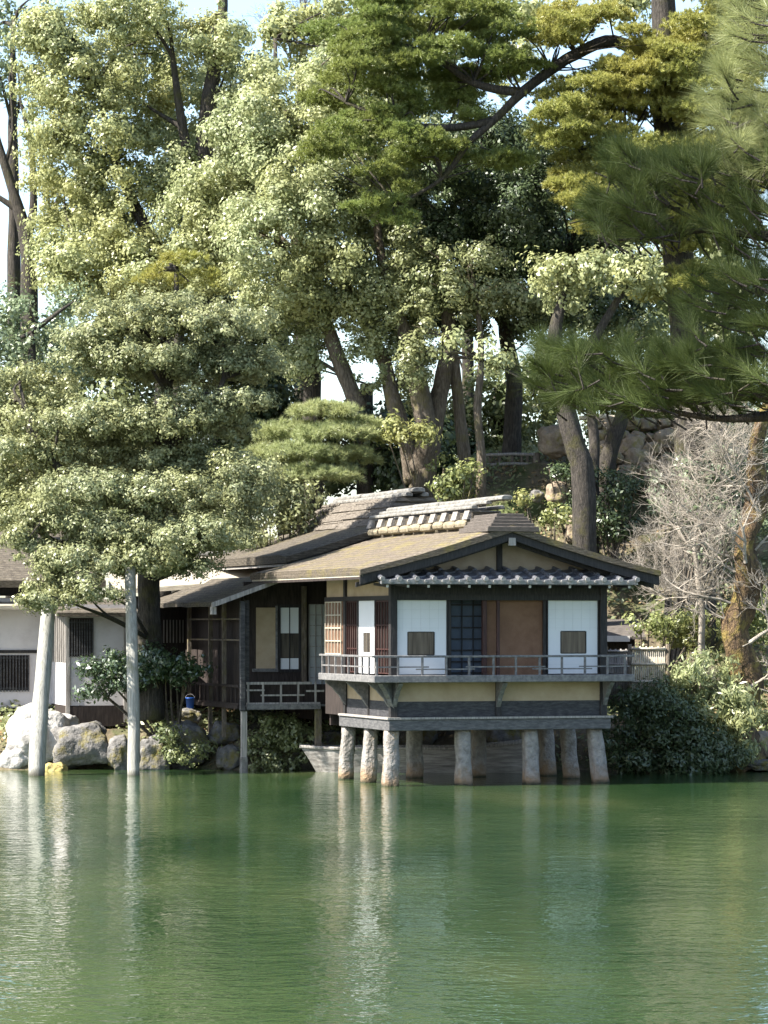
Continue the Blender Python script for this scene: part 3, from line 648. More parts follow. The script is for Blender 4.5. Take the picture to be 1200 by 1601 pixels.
# side rail receding to the left
mb = MB()
for z in (FZ - .02, FZ + .42): mb.ub(cu - .07, cu - .03, DV + .2, 12.5, z - .03, z + .03)
sr = build('side_rail', mb, M['shade_wood'], wing)
for v in np.linspace(DV + .5, 12.3, 12):
    mb = MB(); mb.ub(cu - .06, cu - .04, v - .03, v + .03, FZ, FZ + .4); build('baluster', mb, M['bark_brown'] if int(v * 7) % 3 == 0 else M['shade_wood'], sr)
mb = MB(); mb.ub(cu - .1, -1.2, DV + .2, 12.5, FZ - .12, FZ - .04); build('side_deck', mb, M['shade_wood'], wing)
for v in (8.9, 10.2, 12.3):
    mb = MB(); mb.ub(cu - .05, cu + .04, v - .05, v + .05, .8, 4.1); build('post', mb, M['bark_brown'], wing)
mb = MB()
for z in (zl(968, 360, 9.5), zl(1000, 355, 9.5)): mb.ub(cu - .03, cu + .01, DV + .3, 12.3, z - .018, z + .018)
build('hanging_bar', mb, M['bark_brown'], wing)
# lean-to roof
ru0, ru1 = U(332, 6.9), U(446, 6.9); rz0, rz1 = zl(941, 332, 6.9), zl(899, 446, 6.9)
mb = MB(); nn = 12
vs_, fs = [], []
for i in range(nn + 1):
    v = 6.9 + 7.2 * i / nn
    for k in range(7):
        t = k / 6; u = ru0 + (ru1 - ru0) * t; z = rz0 + (rz1 - rz0) * t + .03 * mnoise.noise(Vector((u * 2, v * 2, 0)))
        vs_.append(B(u, v, z)); vs_.append(B(u, v, z - .11))
for i in range(nn):
    for k in range(6):
        a = (i * 7 + k) * 2; b = a + 14; fs += [(a, a + 2, b + 2, b), (a + 1, b + 1, b + 3, a + 3)]
    a = i * 14; fs += [(a, a + 14, a + 15, a + 1)]; a += 12; fs += [(a, a + 1, a + 15, a + 14)]
for k in range(6):
    a = k * 2; fs.append((a, a + 1, a + 3, a + 2)); a += nn * 14; fs.append((a, a + 2, a + 3, a + 1))
mb.add(vs_, fs); wr = build('lean_to_roof', mb, M['dark_bark_roof'], wing)
mb = MB(); mb.prism([B(ru0 - .03, 6.82, rz0 - .14), B(ru1 - .1, 6.82, rz1 - .16), B(ru1 - .1, 6.82, rz1 - .06), B(ru0 - .03, 6.82, rz0 - .02)], B(0, .07, 0) - B(0, 0, 0)); build('bargeboard', mb, M['grey_wood'], wr)
mb = MB(); mb.ub(ru0 - .03, ru0 + .1, 6.9, 7.02, rz0 - .3, rz0 - .12); build('gutter_end', mb, M['grey_wood'], wr)

# ------------------------------------------------------------------ rear house with the pale sunlit roof
rh = thing('rear_house', 'low house with pale sunlit shingle roof behind the veranda wing', 'house', P(250, 1000, 84))
mb = MB(); a = P(170, 923, 82.5); b = P(420, 905, 82.5); c = P(420, 866, 86); d = P(170, 874, 86)
mb.add([a, b, c, d, a - Vector((0, 0, .12)), b - Vector((0, 0, .12)), c - Vector((0, 0, .12)), d - Vector((0, 0, .12))], [(0, 1, 2, 3), (7, 6, 5, 4), (0, 4, 5, 1), (1, 5, 6, 2), (2, 6, 7, 3), (3, 7, 4, 0)])
r0 = build('shingle_roof', mb, M['shingle'], rh)
mb = MB(); mb.tube([d + Vector((0, 0, .03)), c + Vector((0, 0, .03))], [.09, .09], 8); build('ridge_bar', mb, M['ridge_tile'], r0, smooth=True)
mb = MB(); q0 = P(185, 1000, 83.2); q1 = P(410, 1000, 83.2); mb.box(q0.x, q1.x, 83.2, 86, 1.1, 4.3); build('wall', mb, M['shade_wood'], rh)
mb = MB()
for px in np.arange(256, 302, 5): p = P(px, 1000, 83.15); mb.box(p.x - .015, p.x + .015, 83.13, 83.17, CH - .5, CH + .1)
build('lattice_window', mb, M['grey_wood'], rh)

# ------------------------------------------------------------------ white walled house on the left
wh = thing('plaster_house', 'white plaster house with barred windows behind the pruned tree on the left', 'house', P(90, 1110, 80) )
OLD = (TH, CU, SU, X0, Y0); TH = R(15); CU, SU = math.cos(TH), math.sin(TH); X0, Y0 = P(105, 1000, 79.8).x, 79.8
VF = 0.0                                    # front wall plane of its right part; the house has its own frame
FU0, FU1 = U(105, VF), U(195, VF)
z = lambda py, px=140, v=VF: ZB(py, U(px, v), v)
mb = MB(); mb.ub(FU0, FU1, VF, VF + 4, z(1103), z(945)); build('wall', mb, M['white_plaster'], wh)
VL = VF + 2.4
LU = U(-40, VL)
mb = MB(); mb.ub(LU - 3, FU0, VL, VL + 3, z(1106, 30, VL), z(935, 30, VL)); build('wall', mb, M['white_plaster'], wh)
mb = MB(); mb.ub(FU0 - .02, FU1 + .05, VF - .03, VF + 3, 1.0, z(1104)); mb.ub(LU - 3, FU0 - .02, VL - .03, VL + 2, .9, z(1107, 30, VL)); build('base_board', mb, M['shade_wood'], wh)
mb = MB(); mb.ub(FU0 - .04, FU0 + .06, VF - .04, VF, 1.1, z(950)); mb.ub(FU1 - .03, FU1 + .08, VF - .06, VF + .1, 1.1, z(950)); build('corner_post', mb, M['grey_wood'], wh)
mb = MB(); mb.ub(LU - 3, FU0 - .05, VL - .05, VL - .003, z(1021, 30, VL), z(1016, 30, VL)); build('wall_beam', mb, M['dark_wood'], wh)
def bars(mb, u0, u1, v, z0, z1, n):
    for u in np.linspace(u0, u1, n): mb.ub(u - .014, u + .014, v - .06, v - .03, z0, z1)
    for zz in np.linspace(z0 + .08, z1 - .08, 2): mb.ub(u0 - .03, u1 + .03, v - .028, v - .005, zz - .02, zz + .02)
mb = MB(); bars(mb, U(0, VL) - .3, U(44, VL), VL, z(1081, 30, VL), z(1024, 30, VL), 14); w1 = build('barred_window', mb, M['beam_wood'], wh)
mb = MB(); mb.ub(U(0, VL) - .4, U(46, VL), VL - .004, VL + .02, z(1079, 30, VL), z(1024, 30, VL)); build('window_backing', mb, M['shade_wood'], w1)
mb = MB(); bars(mb, U(108, VF), U(144, VF), VF, z(1027), z(968), 10); w2 = build('barred_window', mb, M['beam_wood'], wh)
mb = MB(); mb.ub(U(106, VF), U(146, VF), VF - .004, VF + .02, z(1026), z(966)); build('window_backing', mb, M['shade_wood'], w2)
mb = MB()
for v in np.linspace(VF + .1, VL - .1, 8): mb.ub(FU0 - .05, FU0 - .01, v - .02, v + .02, z(1036, 100), z(962, 100))
mb.ub(FU0 - .008, FU0 - .003, VF + .05, VL - .05, z(1036, 100), z(962, 100)); build('side_lattice', mb, M['grey_wood'], wh)
# its roofs: lower eave strips and the big dark upper roof
def slope_slab(u0, u1, v0, v1, z0, z1, th_):
    g = MB(); g.hexa([B(u0, v0, z0 - th_), B(u1, v0, z0 - th_), B(u1, v1, z1 - th_), B(u0, v1, z1 - th_), B(u0, v0, z0), B(u1, v0, z0), B(u1, v1, z1), B(u0, v1, z1)]); return g
build('eave_roof', slope_slab(FU0 - .35, FU1 + .3, VF - .7, VF + 1.5, z(958), z(936), .1), M['dark_bark_roof'], wh)  # dark bark colour stands for leaf shade over this mossy eave
build('eave_roof', slope_slab(LU - 3, FU0 - .36, VL - .75, VL + .8, z(947, 30, VL), z(934, 30, VL), .1), M['shingle'], wh)
mb = slope_slab(LU - 3, U(150, VL + 1), VL - .5, VL + 5, z(908, 30, VL), z(820, 30, VL), .18); up = build('upper_roof', mb, M['dark_bark_roof'], wh)
mb = MB(); mb.ub(LU - 3, U(140, VL + 1), VL + .4, VL + 3, z(930, 30, VL), z(900, 30, VL)); build('upper_wall', mb, M['dark_wood'], wh)

TH, CU, SU, X0, Y0 = OLD

# ------------------------------------------------------------------ rocks
def rock(name, label, px, py, rx, ry, Y, m, seed, depth=None, top=None):
    c = P(px, py, Y); a, b = rx * Y / F, ry * Y / F; d = depth or a * .8
    bm = bmesh.new(); bmesh.ops.create_icosphere(bm, subdivisions=4, radius=1)
    for v in bm.verts:
        p = v.co.copy(); q = Vector([math.copysign(abs(x) ** .8, x) for x in p])
        n = .26 * mnoise.noise(p * 1.3 + Vector((seed, 0, 0))) + .13 * mnoise.noise(p * 3.1 + Vector((0, seed, 0))) + .05 * mnoise.noise(p * 8 + Vector((0, 0, seed)))
        cell = mnoise.voronoi(p * 1.4 + Vector((seed, seed, 0)))[0][0]
        q = q * (1 + n - .16 * cell)
        v.co = Vector((q.x * a, q.y * d, q.z * b))
    me = bpy.data.meshes.new(name); bm.to_mesh(me); bm.free(); me.polygons.foreach_set('use_smooth', [True] * len(me.polygons))
    me.materials.append(m); o = bpy.data.objects.new(name, me); COL.objects.link(o); o.location = c; BASE[o.name] = c
    return tag(o, label, 'rock', None) if label else o
rock('boulder', 'largest bright white boulder at the left edge of the shore', 55, 1152, 52, 52, 78.6, M['rock_pale'], 1)
rock('boulder', 'low pale block under the white boulder at the waterline', 22, 1188, 26, 20, 78.2, M['rock_pale'], 2)
rock('boulder', 'broad mossy grey boulder between the two leaning props', 128, 1165, 52, 38, 78.4, M['rock_grey'], 3)
rock('boulder', 'upright blue grey boulder just left of the straight prop', 187, 1178, 20, 30, 78.0, M['rock_grey'], 4)
rock('boulder', 'small rock yellow with lichen beside the foot of the slanted prop', 86, 1203, 20, 12, 77.4, M['rock_yellow'], 5)
rock('boulder', 'flat pale stone behind the slanted prop below the lit wall', 95, 1130, 30, 16, 79.6, M['rock_pale'], 6)
rock('boulder', 'dark rounded boulder right of the straight prop at the waterline', 240, 1182, 30, 32, 78.2, M['rock_grey'], 7)
rock('boulder', 'dark boulder half hidden by ground plants below the blue bucket', 285, 1165, 40, 38, 78.8, M['rock_grey'], 8)
rock('boulder', 'upper grey boulder beside the veranda stilt', 350, 1146, 26, 20, 78.9, M['rock_grey'], 9)
rock('boulder', 'lower grey boulder in the water beside the veranda stilt', 360, 1185, 22, 24, 78.1, M['rock_grey'], 10)
rock('boulder', 'grey boulder under the veranda near the boat bow', 440, 1185, 28, 26, 78.6, M['rock_grey'], 11)
rock('boulder', 'dark boulder on the bank behind the middle of the boat', 650, 1150, 36, 22, 79.3, M['rock_grey'], 12)
rock('boulder', 'dark boulder on the bank behind the boat stern', 790, 1150, 40, 26, 79.3, M['rock_grey'], 13)
rock('boulder', 'dark boulder under the deck above the boat bow', 520, 1160, 34, 20, 79.4, M['rock_grey'], 14)
rock('boulder', 'tan rock at the right edge of the shore below the mossy trunk', 1185, 1165, 30, 24, 77.6, M['rock_tan'], 15)
rock('boulder', 'flat rock at the waterline by the right edge', 1190, 1196, 26, 10, 77.0, M['rock_grey'], 16)
rock('boulder', 'tan boulder on the slope just above the tea house gable', 905, 826, 22, 26, 86.6, M['rock_tan'], 17)
rock('boulder', 'round boulder on the slope above the ridge tiles', 870, 772, 18, 20, 88.4, M['rock_tan'], 18)
rock('boulder', 'small grey stone left of the round boulder on the slope', 838, 776, 12, 10, 88.0, M['rock_grey'], 19)
rock('boulder', 'large mossy boulder beside the hilltop fence', 868, 690, 30, 26, 91.0, M['rock_tan'], 20)
rock('boulder', 'flat dark stone carrying the blue bucket', 297, 1119, 20, 12, 79.6, M['rock_grey'], 21)
# rockery on the hill
rk = thing('rockery', 'rockery wall of stacked tan boulders on the hill at right', 'rockery', P(1000, 740, 91))
_r = random.Random(12); stones = []
for row in range(6):
    px = 846 + _r.uniform(-8, 8)
    while px < 1120:
        q = _r.uniform(10, 22); stones.append((px + q, 752 - row * 17 + _r.uniform(-5, 5), q * 1.12, q * _r.uniform(.6, .95))); px += q * 1.75
stones = [q for q in stones if q[0] > 928]
for i, (px, py, rx, ry) in enumerate(stones):
    o = rock('boulder', None, px, py, rx, ry, 88.9 + (i % 3) * .12 + (752 - py) * .012, M['rock_tan'], 30 + i * 2.3, .45)
    loc = o.location.copy(); o.parent = rk; o.location = loc - BASE[rk.name]
mb = MB(); p0, p1 = P(905, 654, 90.4), P(1130, 660, 90.4); mb.tube([p0 + (p1 - p0) * t + Vector((0, 0, .06 * math.sin(9 * t))) for t in np.linspace(0, 1, 12)], [.07] * 12, 6); build('coping_log', mb, M['bamboo'], rk, smooth=True)

# ------------------------------------------------------------------ prop poles, boat, fences, bucket
def pole(label, pts, rad, seed):
    mb = MB(); a, b = smooth_path(pts, rad, 5); mb.tube(a, b, 18, .16, seed)
    p = thing('tree_prop', label, 'prop pole', Vector(pts[0]), 'wooden props holding up the pruned tree'); build('shaft', mb, M['pole_wood'], p, smooth=True)
    top = Vector(pts[-1]); g = MB(); g.tube([top + Vector((-.35, 0, .1)), top + Vector((0, 0, .03)), top + Vector((.35, 0, .09))], [.09, .11, .09], 8); build('crossbar', g, M['bark_brown'], p, smooth=True)
    return p
pole('slanted pale wooden prop leaning right out of the pond before the white wall', [P(56, 1232, 74.9), P(62, 1120, 75.2), P(72, 1000, 75.5), P(79, 920, 75.8), P(81, 890, 75.9)], [.2, .19, .17, .15, .14], 1)
pole('straight upright wooden prop standing in the pond before the thick tree trunk', [P(209, 1235, 75.1), P(209, 1120, 75.2), P(206, 1000, 75.3), P(204, 920, 75.5), P(203, 880, 75.6)], [.145, .145, .14, .13, .12], 5)

bt = thing('rowing_boat', 'old grey wooden boat moored under the tea house behind the stone pillars', 'boat', P(650, 1210, 77.1))
def boat_sec(t):
    YB = 77.0 - .2 * t; px = 470 + 372 * t
    base = P(px, HOR, YB); topz = .56 + .02 * math.sin(t * 3) + .34 * max(0, t - .62) ** 1.6 * 3.0 + .05 * max(0, .15 - t) * 6
    hw = .55 * min(1, .55 + 3 * t) * (1 - .25 * max(0, t - .7)); rake = .42 * max(0, 1 - t * 9)
    pts = []
    for s_, zz in ((-1, topz), (-.96, topz * .55), (-.82, -.02), (-.3, -.1), (.3, -.1), (.82, -.02), (.96, topz * .55), (1, topz)):
        pts.append(Vector((base.x + rake * (1 - max(0, zz) / topz), base.y + s_ * hw, zz)))
    return pts
secs = [boat_sec(t) for t in np.linspace(0, 1, 22)]; mb = MB(); k = 8
for s_ in secs: mb.v += [tuple(p) for p in s_]
for s_ in secs: mb.v += [tuple(p + Vector((0, .05 * (1 if j < 4 else -1), .04 if 0 < j < 7 else 0))) for j, p in enumerate(s_)]
o_ = 22 * k
for i in range(21):
    for j in range(k - 1): mb.f.append((i * k + j, i * k + j + 1, (i + 1) * k + j + 1, (i + 1) * k + j)); mb.f.append((o_ + i * k + j, o_ + (i + 1) * k + j, o_ + (i + 1) * k + j + 1, o_ + i * k + j + 1))
for i in (0, 21): mb.f.append(tuple(i * k + j for j in range(k)))
build('hull', mb, M['boat_wood'], bt)
for j in (0, 7):
    mb = MB(); mb.tube([s_[j] + Vector((0, 0, .01)) for s_ in secs], [.04] * 22, 6); build('gunwale', mb, M['grey_wood'], bt)
for t in (.28, .55):
    s_ = boat_sec(t); mb = MB(); mb.box(s_[0].x - .1, s_[0].x + .1, s_[0].y + .06, s_[7].y - .06, .38, .42); build('thwart', mb, M['boat_wood'], bt)
s_ = boat_sec(0); mb = MB(); mb.box(s_[0].x - .03, s_[0].x + .22, s_[0].y - .02, s_[7].y + .02, s_[0].z - .02, s_[0].z + .04); build('bow_plank', mb, M['grey_wood'], bt)

def bamboo_fence(label, px0, px1, py0, py1, Y, n, m):
    a, b = P(px0, py0, Y), P(px1, py1, Y); f = thing('bamboo_fence', label, 'fence', Vector((a.x, Y, b.z)), 'bamboo fence panels right of the tea house')
    mb = MB()
    for i in range(n):
        x = a.x + (b.x - a.x) * i / (n - 1); mb.tube([(x, Y, b.z - .3), (x, Y, a.z + .03 * math.sin(i * 2.1))], [.024, .022], 7)
    build('picket_slats', mb, m, f, smooth=True)
    for t in (.04, .45, .92):
        g = MB(); zz = a.z + (b.z - a.z) * t; g.tube([(a.x - .03, Y - .05, zz), (b.x + .03, Y - .05, zz)], [.032, .032], 8); build('cross_rail', g, m, f, smooth=True)
    for x in (a.x - .06, b.x + .08):
        g = MB(); g.tube([(x, Y, b.z - .6), (x, Y, a.z + .08)], [.055, .05], 8); build('fence_post', g, M['bark_brown'], f, smooth=True)
bamboo_fence('pale bamboo fence panel in sunlight above the dark bush', 988, 1038, 1012, 1070, 76.8, 17, M['bamboo'])
bamboo_fence('grey bamboo fence panel behind the end of the tea house railing', 951, 984, 1016, 1066, 78.2, 13, M['grey_wood'])
sh = thing('shed', 'small dark shed with pale eave board behind the right end of the tea house', 'shed', P(965, 1040, 82))
mb = MB(); a, b = P(925, 998, 81.5), P(992, 1060, 81.5); mb.box(a.x, b.x, 81.5, 83.5, b.z - .6, a.z); build('wall', mb, M['shade_wood'], sh)
mb = MB(); a, b = P(920, 996, 81.0), P(1000, 968, 83); mb.hexa([(a.x, 81, a.z - .06), (b.x, 81, a.z - .06), (b.x, 84, b.z - .06), (a.x, 84, b.z - .06), (a.x, 81, a.z), (b.x, 81, a.z), (b.x, 84, b.z), (a.x, 84, b.z)]); rr = build('roof', mb, M['bark_edge'], sh)
mb = MB(); a, b = P(940, 994, 80.95), P(984, 1003, 80.95); mb.box(a.x, b.x, 80.93, 80.98, b.z, a.z); build('fascia', mb, M['pale_fascia'], rr)
# hilltop log fence
lf = thing('log_fence', 'low rustic log fence on top of the hill between the trees', 'fence', P(805, 735, 91.2))
for px in (766, 780, 800, 815, 824, 838):
    g = MB(); wdt = .12 if px == 838 else .05; a = P(px, 706 + (px % 3) * 2, 91.2); g.tube([a - Vector((0, 0, .75)), a], [wdt, wdt * .95], 7); build('fence_post', g, M['bark_brown'], lf, smooth=True)
for py in (711, 726):
    g = MB(); g.tube([P(755, py + 1, 91.15), P(800, py - 1, 91.15), P(840, py, 91.15)], [.045] * 3, 7); build('rail', g, M['grey_wood'], lf, smooth=True)
bk = thing('bucket', 'bright blue plastic bucket in the shade under the low tree', 'bucket', P(297, 1108, 79.6))
mb = MB(); c = P(297, 1108, 79.6); pr = [(.0, .0), (.085, .0), (.11, .26), (.118, .26), (.118, .28), (.105, .28), (.08, .02), (0, .02)]; n = 16
for r_, h in pr: mb.v += [(c.x + r_ * math.cos(2 * math.pi * i / n), c.y + r_ * math.sin(2 * math.pi * i / n), c.z + h) for i in range(n)]
for j in range(len(pr) - 1): mb.f += [(j * n + i, j * n + (i + 1) % n, (j + 1) * n + (i + 1) % n, (j + 1) * n + i) for i in range(n)]
build('pail', mb, M['blue_plastic'], bk, smooth=True)
mb = MB(); mb.tube([c + Vector((.115 * math.cos(a), -.02, .27 + .1 * math.sin(a))) for a in np.linspace(0, math.pi, 9)], [.006] * 9, 5); build('handle', mb, M['grey_wood'], bk)

# ------------------------------------------------------------------ foliage
def rand_dir(n):
    d = RNG.normal(size=(n, 3)); return d / np.linalg.norm(d, axis=1, keepdims=True)
def leaves(blobs, per_m2=120, L=.12, asp=.55, clump=.42, flat=.8, up=.2, dens=1.0, shell=.4, droop=0):
    """blobs (n,6): centre, radii. Leaf quads in clumps set through each blob's outer volume."""
    Vs = []
    for x, y, z, rx, ry, rz in blobs:
        area = 4 * math.pi * (((rx * ry) ** 1.6 + (rx * rz) ** 1.6 + (ry * rz) ** 1.6) / 3) ** (1 / 1.6)
        nc = max(5, int(area / (clump * clump * 2.0) * dens))
        d = rand_dir(nc)
        rr = shell + (1.22 - shell) * RNG.random((nc, 1)) ** .8
        cc = np.array([x, y, z]) + d * np.array([rx, ry, rz]) * rr
        cr = clump * (.35 + 1.15 * RNG.random(nc) ** 1.5)
        nl = np.maximum(8, (per_m2 * cr * cr * 5).astype(int))
        idx = np.repeat(np.arange(nc), nl); n = len(idx)
        e = rand_dir(n)
        pos = cc[idx] + e * (cr[idx])[:, None] * np.array([1, 1, flat]) * (.35 + .9 * RNG.random((n, 1)) ** 1.3)
        out = d[idx] * .35 + e * .85 + np.array([0, 0, up]) + RNG.normal(size=(n, 3)) * .32
        out /= np.linalg.norm(out, axis=1, keepdims=True)
        t = np.cross(out, RNG.normal(size=(n, 3))); t[:, 2] -= droop; t /= np.linalg.norm(t, axis=1, keepdims=True)
        b = np.cross(out, t); b /= np.linalg.norm(b, axis=1, keepdims=True)
        l = (L * (.6 + .7 * RNG.random(n)))[:, None] * .5
        Vs.append(np.stack([pos - t * l, pos + b * l * asp + out * l * .15, pos + t * l, pos - b * l * asp + out * l * .15], 1).reshape(-1, 3))
    return np.concatenate(Vs)
def needles(orig, axis_, n, L, wd, spread):
    """tufts: orig, axis (k,3); n needles each, thin triangles"""
    k = len(orig); idx = np.repeat(np.arange(k), n); m = len(idx)
    d = axis_[idx] + RNG.normal(size=(m, 3)) * spread; d /= np.linalg.norm(d, axis=1, keepdims=True)
    s_ = np.cross(d, RNG.normal(size=(m, 3))); s_ /= np.linalg.norm(s_, axis=1, keepdims=True)
    o = orig[idx]; l = (L * (.7 + .5 * RNG.random(m)))[:, None]
    return np.stack([o - s_ * wd / 2, o + s_ * wd / 2, o + d * l], 1).reshape(-1, 3)
def pads(pl, tufts=140, n=14, L=.14, wd=.016, spread=.55):
    O, A = [], []
    for x, y, z, rx, ry, rz in pl:
        k = int(tufts * rx * ry / .5) + 12
        nc = max(4, int(k / 16)); a = RNG.random(nc) * 2 * math.pi; r = np.sqrt(RNG.random(nc))   # a pad is several little cushions
        cc = np.stack([x + rx * r * np.cos(a), y + ry * r * np.sin(a), z + rz * (.9 * np.sqrt(np.maximum(0, 1 - r * r)) - .4 + .5 * RNG.normal(size=nc))], 1)
        idx = RNG.integers(0, nc, k); e = rand_dir(k); e[:, 2] = np.where(e[:, 2] < -.3, -e[:, 2], e[:, 2])
        O.append(cc[idx] + e * np.array([.26, .26, .15]) * (.4 + .7 * RNG.random((k, 1)))); ax = e * .9 + np.array([0, 0, .3]); A.append(ax / np.linalg.norm(ax, axis=1, keepdims=True))
    return needles(np.concatenate(O), np.concatenate(A), n, L, wd, spread)
def bl(lst, Y, dY=1.2, depth=.85, sc_=1.0, seed=0):
    r = np.random.default_rng(seed + 5); out = []
    for q in lst:
        px, py, rx, ry = q[:4]; y = (q[4] if len(q) > 4 else Y) + r.uniform(-dY, dY); c = P(px, py, y)
        out.append((c.x, c.y, c.z, rx * y / F * sc_, max(.3, rx * y / F * depth), ry * y / F * sc_))
    return out
def wood(mb, trunks, blobs=(), origin=None, nl=0, r0=.1, seed=0, rough=.22):
    for k, (pts, rad) in enumerate(trunks):
        a, b = smooth_path(pts, rad, 5); mb.tube(a, b, 13, rough, seed + k * 3.3)
    rr = random.Random(seed)
    for i, q in enumerate(blobs):
        c = Vector(q[:3]); o = min((Vector(p) for t in trunks for p in t[0][1:]), key=lambda p: (p - c).length + max(0, p.z - c.z) * 1.5)
        for j in range(nl):
            e = c + Vector((rr.uniform(-.6, .6) * q[3], rr.uniform(-.5, .5) * q[4], rr.uniform(-.2, .7) * q[5])); m_ = o.lerp(e, .5) + Vector((rr.uniform(-.3, .3), rr.uniform(-.3, .3), rr.uniform(-.1, .35)))
            a, b = smooth_path([o, m_, e], [r0 * rr.uniform(.6, 1.1), r0 * .5, r0 * .14], 4); mb.tube(a, b, 6, .15, i + j, cap=False)
def ground_at(p): return Vector((p.x, p.y, gz(p.x, p.y) - .3))
def tree(name, label, cat, trunks, blobs, lm, bm_, nl=1, r0=.1, seed=0, kind='leaf', group=None, **kw):
    base = trunks[0][0][0]; t = thing(name, label, cat, Vector(base), group)
    mb = MB(); wood(mb, trunks, blobs, None, nl, r0, seed); build('trunk', mb, bm_, t, smooth=True)
    if len(blobs):
        if kind == 'leaf': np_mesh('crown', leaves(blobs, **kw), 4, lm, t)
        else: np_mesh('crown', pads(blobs, **kw), 3, lm, t)
    return t

# A: pruned evergreen on the left
padsA = [(240, 490, 115, 42), (160, 528, 75, 34), (335, 505, 92, 38), (205, 560, 105, 34), (318, 572, 112, 44), (392, 560, 50, 28), (60, 602, 72, 38), (335, 628, 80, 30), (15, 640, 55, 38),
         (130, 655, 112, 36), (250, 655, 90, 32), (340, 668, 62, 28), (70, 702, 82, 40), (200, 712, 122, 36), (318, 722, 80, 36), (25, 742, 52, 38), (140, 762, 102, 36), (262, 772, 112, 40), (362, 792, 60, 46),
         (60, 806, 82, 40), (180, 832, 112, 40), (305, 838, 92, 40), (28, 838, 40, 30), (110, 878, 82, 32), (222, 872, 92, 36), (98, 914, 58, 24), (380, 740, 50, 40), (280, 880, 60, 24), (70, 940, 40, 18), (140, 930, 50, 18)]
bA = [(c[0], c[1], c[2], c[3], min(c[4], 1.5), c[5]) for c in bl([(a, b, c * .95, d * .7, 78.0 - max(0, b - 700) * .013) for a, b, c, d in padsA], 77, .7, .8, 1.0, 1)]
tA = [P(236, 1125, 78.4), P(234, 1000, 78.4), P(232, 900, 78.3), P(245, 800, 78.2), P(250, 700, 78.2), P(262, 620, 78.4), P(245, 545, 78.6)]
tree('pruned_evergreen', 'wide evergreen pruned into cloudlike tiers propped over the water on the left', 'tree',
     [(tA, [.36, .3, .28, .25, .2, .16, .08]), ([tA[2], P(280, 880, 78), P(300, 850, 77.8), P(330, 800, 77.8)], [.22, .2, .17, .1]), ([tA[3], P(160, 770, 77.6), P(80, 720, 77.2), P(40, 640, 77.2)], [.18, .14, .1, .06]), ([tA[4], P(320, 660, 78), P(350, 590, 78)], [.14, .1, .06]), ([tA[3], P(110, 850, 77), P(60, 830, 76.6)], [.14, .1, .06])],
     bA, LEAF['pruned'], M['bark_dark'], nl=2, r0=.07, seed=3, per_m2=420, L=.088, clump=.23, flat=.75, up=.35, shell=.25, dens=1.15)

# C: big pale camphor in the middle
bC = bl([(460, 180, 110, 80), (560, 140, 90, 70), (400, 285, 110, 80), (520, 260, 110, 90), (610, 215, 80, 70), (335, 335, 72, 70), (450, 385, 110, 80), (560, 370, 90, 80), (325, 410, 60, 50), (420, 470, 80, 60), (520, 455, 80, 60),
         (615, 460, 80, 70), (590, 560, 40, 45), (650, 500, 60, 60), (480, 545, 45, 40), (395, 200, 60, 60), (640, 320, 60, 60), (640, 600, 30, 36)], 90.5, 1.6, .8, 1.0, 2)
cb = ground_at(P(655, 770, 89.5))
tree('camphor_tree', 'largest pale olive broadleaf tree filling the middle with several leaning trunks', 'tree',
     [([cb, P(662, 740, 89.5), P(672, 690, 89.6), P(690, 600, 89.8), P(700, 530, 90), P(690, 400, 90)], [.5, .36, .3, .24, .18, .1]),
      ([P(655, 740, 89.5), P(668, 680, 89.3), P(655, 610, 89.3), P(640, 540, 89.6), P(600, 420, 90), P(580, 280, 90.3)], [.36, .3, .28, .22, .15, .08]),
      ([P(648, 755, 89.6), P(635, 690, 89.6), P(612, 620, 89.8), P(598, 560, 90), P(540, 440, 90.2), P(500, 330, 90.4)], [.3, .25, .22, .19, .13, .07]),
      ([P(560, 640, 90.2), P(540, 590, 90.2), P(515, 520, 90.3), P(470, 400, 90.6), P(440, 270, 90.8), P(460, 180, 91)], [.26, .23, .2, .15, .1, .06])],
     bC, LEAF['olive_pale'], M['bark_brown'], nl=2, r0=.09, seed=8, per_m2=290, L=.118, clump=.42, dens=1.05, shell=.35)

# D: big yellow-green tree on the left
bD = bl([(120, 120, 90, 80), (215, 90, 95, 70), (150, 220, 105, 85), (262, 185, 62, 75), (110, 310, 80, 70), (205, 325, 90, 75), (290, 275, 46, 55), (160, 425, 90, 55), (250, 425, 70, 55), (95, 410, 48, 45), (330, 50, 55, 45), (375, 120, 40, 45), (80, 60, 50, 50), (200, 20, 80, 40)], 94, 1.8, .8, 1.0, 3)
tree('evergreen_oak', 'tall yellow green broadleaf tree with dark inner limbs at upper left', 'tree',
     [([ground_at(P(250, 720, 93.5)), P(262, 600, 93.5), P(285, 450, 93.5), P(310, 320, 93.5), P(325, 170, 93.5), P(345, 50, 93.8), P(350, -40, 94)], [.42, .36, .33, .3, .24, .17, .1]),
      ([P(285, 450, 93.5), P(230, 360, 93.6), P(180, 250, 94), P(150, 130, 94)], [.24, .18, .12, .06]), ([P(310, 320, 93.5), P(285, 200, 93.3), P(270, 90, 93.4)], [.2, .14, .07]), ([P(285, 450, 93.5), P(200, 430, 94), P(130, 390, 94)], [.2, .13, .06])],
     bD, LEAF['olive_yellow'], M['bark_dark'], nl=2, r0=.09, seed=9, per_m2=280, L=.12, clump=.42, dens=.95, shell=.35)

